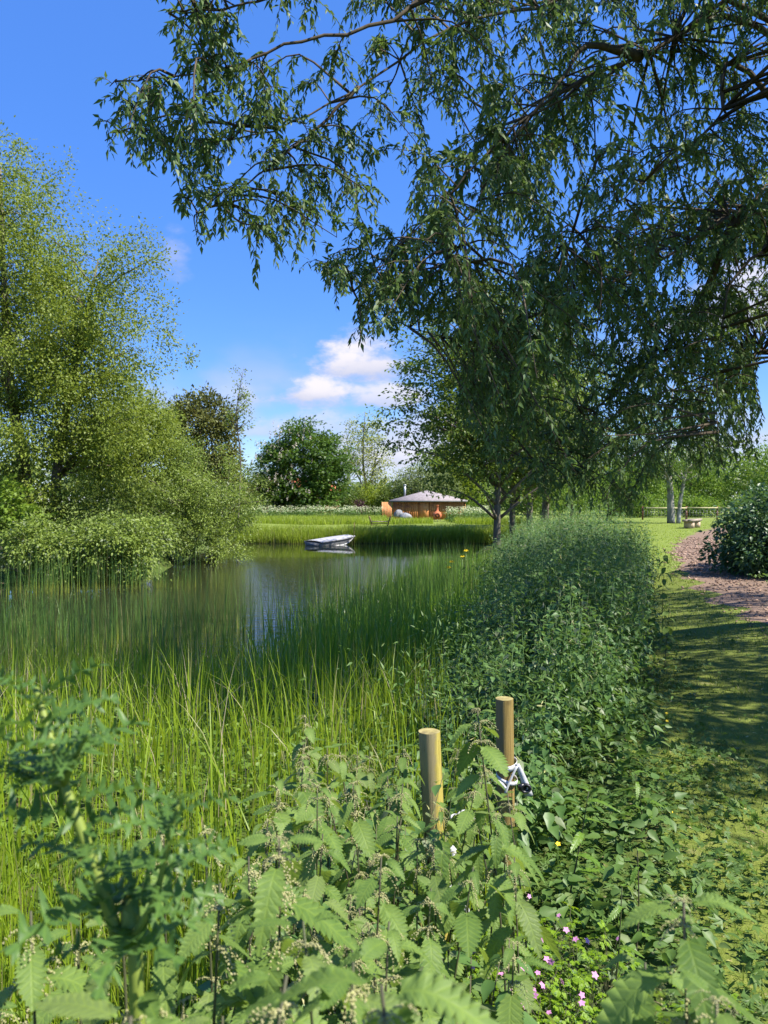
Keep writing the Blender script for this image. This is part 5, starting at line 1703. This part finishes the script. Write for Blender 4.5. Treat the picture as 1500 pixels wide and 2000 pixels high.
# ------------------------------------------------------------------ thistle at the left
def thistle_leaf(seed):
    r2 = np.random.default_rng(seed)
    n = 9
    V, UV, F = [], [], []
    t = np.linspace(0, 1, n + 1)
    for q in t:
        V.append((0, q, -.25 * q ** 2 + .02 * math.sin(q * 12)))
        UV.append((.5, q))
    for sgn in (-1, 1):
        for k in range(n):
            q = t[k]
            w_ = .26 * (1 - q) ** .6 * (.5 + .5 * min(1, q * 4 + .3))
            a = len(V)
            lift = (.10 if k % 2 else -.05) + r2.normal(0, .03)
            for (u_, dq, lz) in ((w_ * .35, .0, 0), (w_ * r2.uniform(.85, 1.1), .035, lift), (w_ * 1.3, .10, lift * 1.7), (w_ * .55, .085, lift * .3)):
                V.append((sgn * u_, q + dq, -.25 * (q + dq) ** 2 + lz + .05 * u_))
                UV.append((.5 + sgn * u_, q + dq))
            tri = [[k, a, a + 3], [a, a + 1, a + 3], [a + 1, a + 2, a + 3], [k, a + 3, k + 1]]
            F += tri if sgn > 0 else [[x_[0], x_[2], x_[1]] for x_ in tri]
    return mesh_tris('thistle_leaf', np.array(V), np.array(F), M['thistle'], uv=np.array(UV))


TL = [thistle_leaf(1), thistle_leaf(2), thistle_leaf(3)]
D = .66
tbx = at(265, 1990, D)
tgz = float(zg([tbx[0] + .02], [D])[0])
tb = np.array([tbx[0] + .03, D, tgz])
th = empty('thistle', tb, 'tall blurred spiny thistle close to the camera at lower left', 'thistle')
main = curve_pts([tb, at(268, 1960, D), at(240, 1860, D), at(180, 1680, D), at(125, 1530, D + .01), at(95, 1430, D + .03), at(70, 1345, D + .05)], 24)
side1 = curve_pts([at(240, 1860, D), at(300, 1760, D - .02), at(330, 1640, D - .03), at(350, 1560, D - .03)], 12)
side2 = curve_pts([at(125, 1530, D), at(150, 1470, D - .02), at(175, 1430, D - .03)], 8)
side3 = curve_pts([at(125, 1530, D), at(60, 1520, D + .05), at(20, 1500, D + .07)], 8)
for nm, pts, r0, r1 in (('stem', main, .0072, .003), ('branch', side1, .0035, .0015), ('branch', side2, .0032, .0015), ('branch', side3, .0032, .0015)):
    V, F = tubes([pts - tb], [np.linspace(r0, r1, len(pts))], 8)
    obj(nm, mesh_tris(nm, V, F, M['thistle_stem'], smooth_shade=True), th)
for pts, n, s0 in ((main[5:], 26, .098), (side1[3:], 11, .07), (side2[1:], 8, .05), (side3[2:], 8, .055)):
    for k in range(n):
        f = k / (n - 1) * (len(pts) - 1.001)
        i = int(f)
        p = pts[i] * (1 - f + i) + pts[i + 1] * (f - i)
        a = k * 2.4 + rng.normal(0, .2)
        fr = k / n
        ax = np.array([[math.cos(a), math.sin(a) * .8, .35 + .5 * fr - .25]])
        M3 = frames(ax, np.array([[rng.normal(0, .3), rng.normal(0, .3), 1.0]]))[0]
        o = obj('leaf', TL[rng.integers(3)], th)
        set_mat(o, M3, p - tb, s0 * rng.uniform(.7, 1.1) * (.80 + .25 * math.sin(fr * 3.1) - .25 * fr))

# ------------------------------------------------------------------ herb robert with pink flowers, dock, buttercups, yellow irises
def ferny_leaf(seed):
    r2 = np.random.default_rng(seed)
    parts = []
    for a0, L in ((0, 1.0), (.95, .8), (-.95, .8)):
        for da, l2, off in ((0, .55, .45), (.6, .38, .35), (-.6, .38, .35), (.5, .3, .7), (-.5, .3, .7)):
            base = np.array([[math.sin(a0) * off * L, math.cos(a0) * off * L, 0.0]])
            ax = np.array([[math.sin(a0 + da), math.cos(a0 + da), r2.normal(-.1, .1)]])
            parts.append(stamp(OVAL[0], OVAL[1], base, ax, np.array([[0.1, 0, 1.0]]), np.array([l2 * L]), np.array([1.25])))
    V, F = join(parts)
    return mesh_tris('ferny_leaf', V, F, M['herb'])


def flower_mesh(name, mat, n=5, w=1.5):
    a = np.arange(n) * 2 * math.pi / n
    V, F = stamp(OVAL[0], OVAL[1], np.zeros((n, 3)), np.stack([np.cos(a), np.sin(a), np.full(n, .15)], 1), np.tile([[0, 0, 1.0]], (n, 1)), np.ones(n), np.full(n, w))
    return mesh_tris(name, V, F, M[mat])


FL = [ferny_leaf(1), ferny_leaf(2)]
PF = flower_mesh('pink_flower', 'pink')
YF = flower_mesh('yellow_flower', 'yellow', 5, 1.9)
hr_spots = [(880, 1860), (930, 1880), (1015, 1880), (1060, 1900), (1000, 1960), (940, 1920), (1045, 1965), (870, 1975), (1130, 1860), (1090, 1940), (910, 1985), (980, 1850), (905, 1830), (950, 1850), (1000, 1815), (1035, 1810), (1080, 1850), (1030, 1935), (985, 1780), (1110, 1790), (740, 1855), (800, 1890), (1150, 1905), (1085, 1985), (900, 1900), (860, 1945), (960, 1960), (1190, 1840), (1120, 1930), (830, 1830), (1395, 1975), (720, 1800)]
herbs_ = []
for i, (px, py) in enumerate(hr_spots):
    d = 1502 * (1.6 - .22) / (py - 979)
    p = at(px, py, d)
    g = float(zg([p[0]], [p[1]])[0])
    b = np.array([p[0], p[1], g])
    rt = empty('herb_robert', b, 'lime leaved low herb with small pink flowers below the posts', 'flower', 'pink flowered herbs below the posts')
    herbs_.append((px, -py, rt))
    st_ = []
    for k in range(26):
        a = rng.uniform(0, 6.28)
        r_ = rng.uniform(.02, .13)
        hz = rng.uniform(.05, .24)
        q = np.array([r_ * math.cos(a), r_ * math.sin(a), hz])
        st_.append(curve_pts([(0, 0, 0), q * [.4, .4, .7], q], 4))
        o = obj('leaf', FL[k % 2], rt)
        set_mat(o, frames(np.array([[math.cos(a), math.sin(a), rng.normal(-.1, .25)]]), np.array([[rng.normal(0, .3), rng.normal(0, .3), 1.0]]))[0], q, rng.uniform(.030, .052))
    for k in range(int(rng.integers(1, 3))):
        q = np.array([rng.normal(0, .05), rng.normal(-.02, .05), rng.uniform(.22, .29)])
        st_.append(curve_pts([(0, 0, 0), q * [.4, .4, .7], q], 4))
        o = obj('flower', PF, rt)
        set_mat(o, frames(np.array([[rng.normal(), rng.normal(), .2]]), np.array([[rng.normal(0, .3), -.75, .75]]))[0], q, rng.uniform(.0085, .0125))
    V, F = tubes(st_, [.0009] * len(st_), 3)
    tag(obj('stems', mesh_tris('stems', V, F, M['stem']), rt), kind='stuff')
rows_of(herbs_, ['front', 'second', 'third', 'back'], 'pink flowered lime herb, %s from left in the %s row below the posts')
for i, (px, py, d, lb) in enumerate([(1302, 1393, 5.6, 'yellow buttercup at the path edge, farthest of the buttercups'), (1303, 1408, 5.4, 'yellow buttercup just in front of the farthest buttercup'), (1311, 1587, 3.75, 'yellow buttercup among low herbs midway along the path edge'), (1371, 1945, 2.1, 'yellow buttercup at the bottom right near the nettle'), (1090, 1648, 3.1, 'yellow flower in the shade right of the taped post')]):
    p = at(px, py, d)
    b = np.array([p[0], p[1], 0.0])
    rt = empty('buttercup', b, lb, 'flower')
    o = obj('flower', YF, rt)
    set_mat(o, frames(np.array([[1, .2, .1]]), np.array([[0, -.5, .8]]))[0], np.array([0, 0, max(p[2], .04)]), .012)
    V, F = tubes([np.array([[0, .01, -.02], [0, 0, max(p[2], .04)]])], [.0012], 3)
    obj('stem', mesh_tris('stem', V, F, M['low_herb']), rt)
for i, (px, py, d, lb) in enumerate([(910, 1075, 14.5, 'yellow flag iris flower highest above the nettle bank edge'), (903, 1086, 14.5, 'yellow flag iris flower just under the highest one'), (882, 1097, 13.8, 'yellow flag iris flower nearest the open water'), (876, 1108, 13.2, 'yellow flag iris flower lowest of the four')]):
    p = at(px, py, d)
    g = float(zg([p[0]], [p[1]])[0])
    b = np.array([p[0], p[1], g])
    rt = empty('yellow_iris', b, lb, 'flower', 'yellow irises at the edge of the nettle bank')
    for k in range(3):
        a = k * 2.1 + .4
        o =  obj('petal', YF, rt)
        set_mat(o, frames(np.array([[math.cos(a), math.sin(a), -.5]]), np.array([[0, 0, 1.0]]))[0], np.array([.02 * math.cos(a), .02 * math.sin(a), p[2] - g]), .045)
    V, F = tubes([np.array([[0, 0, 0], [0, 0, p[2] - g]])], [.005], 4)
    obj('stem', mesh_tris('stem', V, F, M['iris']), rt)
DL = [serrate_leaf('dock_leaf', M['dock'], 9, .17, .35, .15, .02, .8, 11), serrate_leaf('dock_leaf', M['dock'], 9, .14, .6, .2, .02, 1.2, 12)]


def dock(px0, py0, px1, py1, d, n, s0, label):
    tip, base = at(px1, py1, d), at(px0, py0, d)
    g = float(zg([base[0]], [base[1]])[0])
    b = np.array([base[0], base[1], g])
    rt = empty('dock_plant', b, label, 'plant')
    pts = curve_pts([b, (b * .55 + tip * .45) + [.01, 0, .03], tip], 10) - b
    V, F = tubes([pts], [np.linspace(.004, .0015, 10)], 5)
    obj('stem', mesh_tris('stem', V, F, M['stem']), rt)
    for k in range(n):
        f = .3 + .7 * k / (n - 1)
        p = np.array([np.interp(f, np.linspace(0, 1, 10), pts[:, c]) for c in range(3)])
        a = k * 2.6 + rng.normal(0, .3)
        o = obj('leaf', DL[k % 2], rt)
        set_mat(o, frames(np.array([[math.cos(a), math.sin(a) * .6, rng.normal(.05, .25)]]), np.array([[rng.normal(0, .3), -.2, 1.0]]))[0], p, s0 * rng.uniform(.7, 1.2) * (1 - .3 * f))


dock(1105, 1760, 1150, 1545, 3.0, 9, .13, 'upright leafy weed with long pale leaves right of the taped post')
dock(1240, 1720, 1245, 1660, 2.6, 6, .10, 'low broad leaved weed on bare soil at the path edge')
dock(1190, 1790, 1215, 1730, 2.3, 6, .09, 'low broad leaved weed behind the pink flowers at right')
dock(1255, 1560, 1240, 1510, 3.6, 6, .13, 'broad leaved weed jutting over the path edge')

print('objects', len(bpy.data.objects), 'tris', sum(len(m_.polygons) for m_ in bpy.data.meshes))
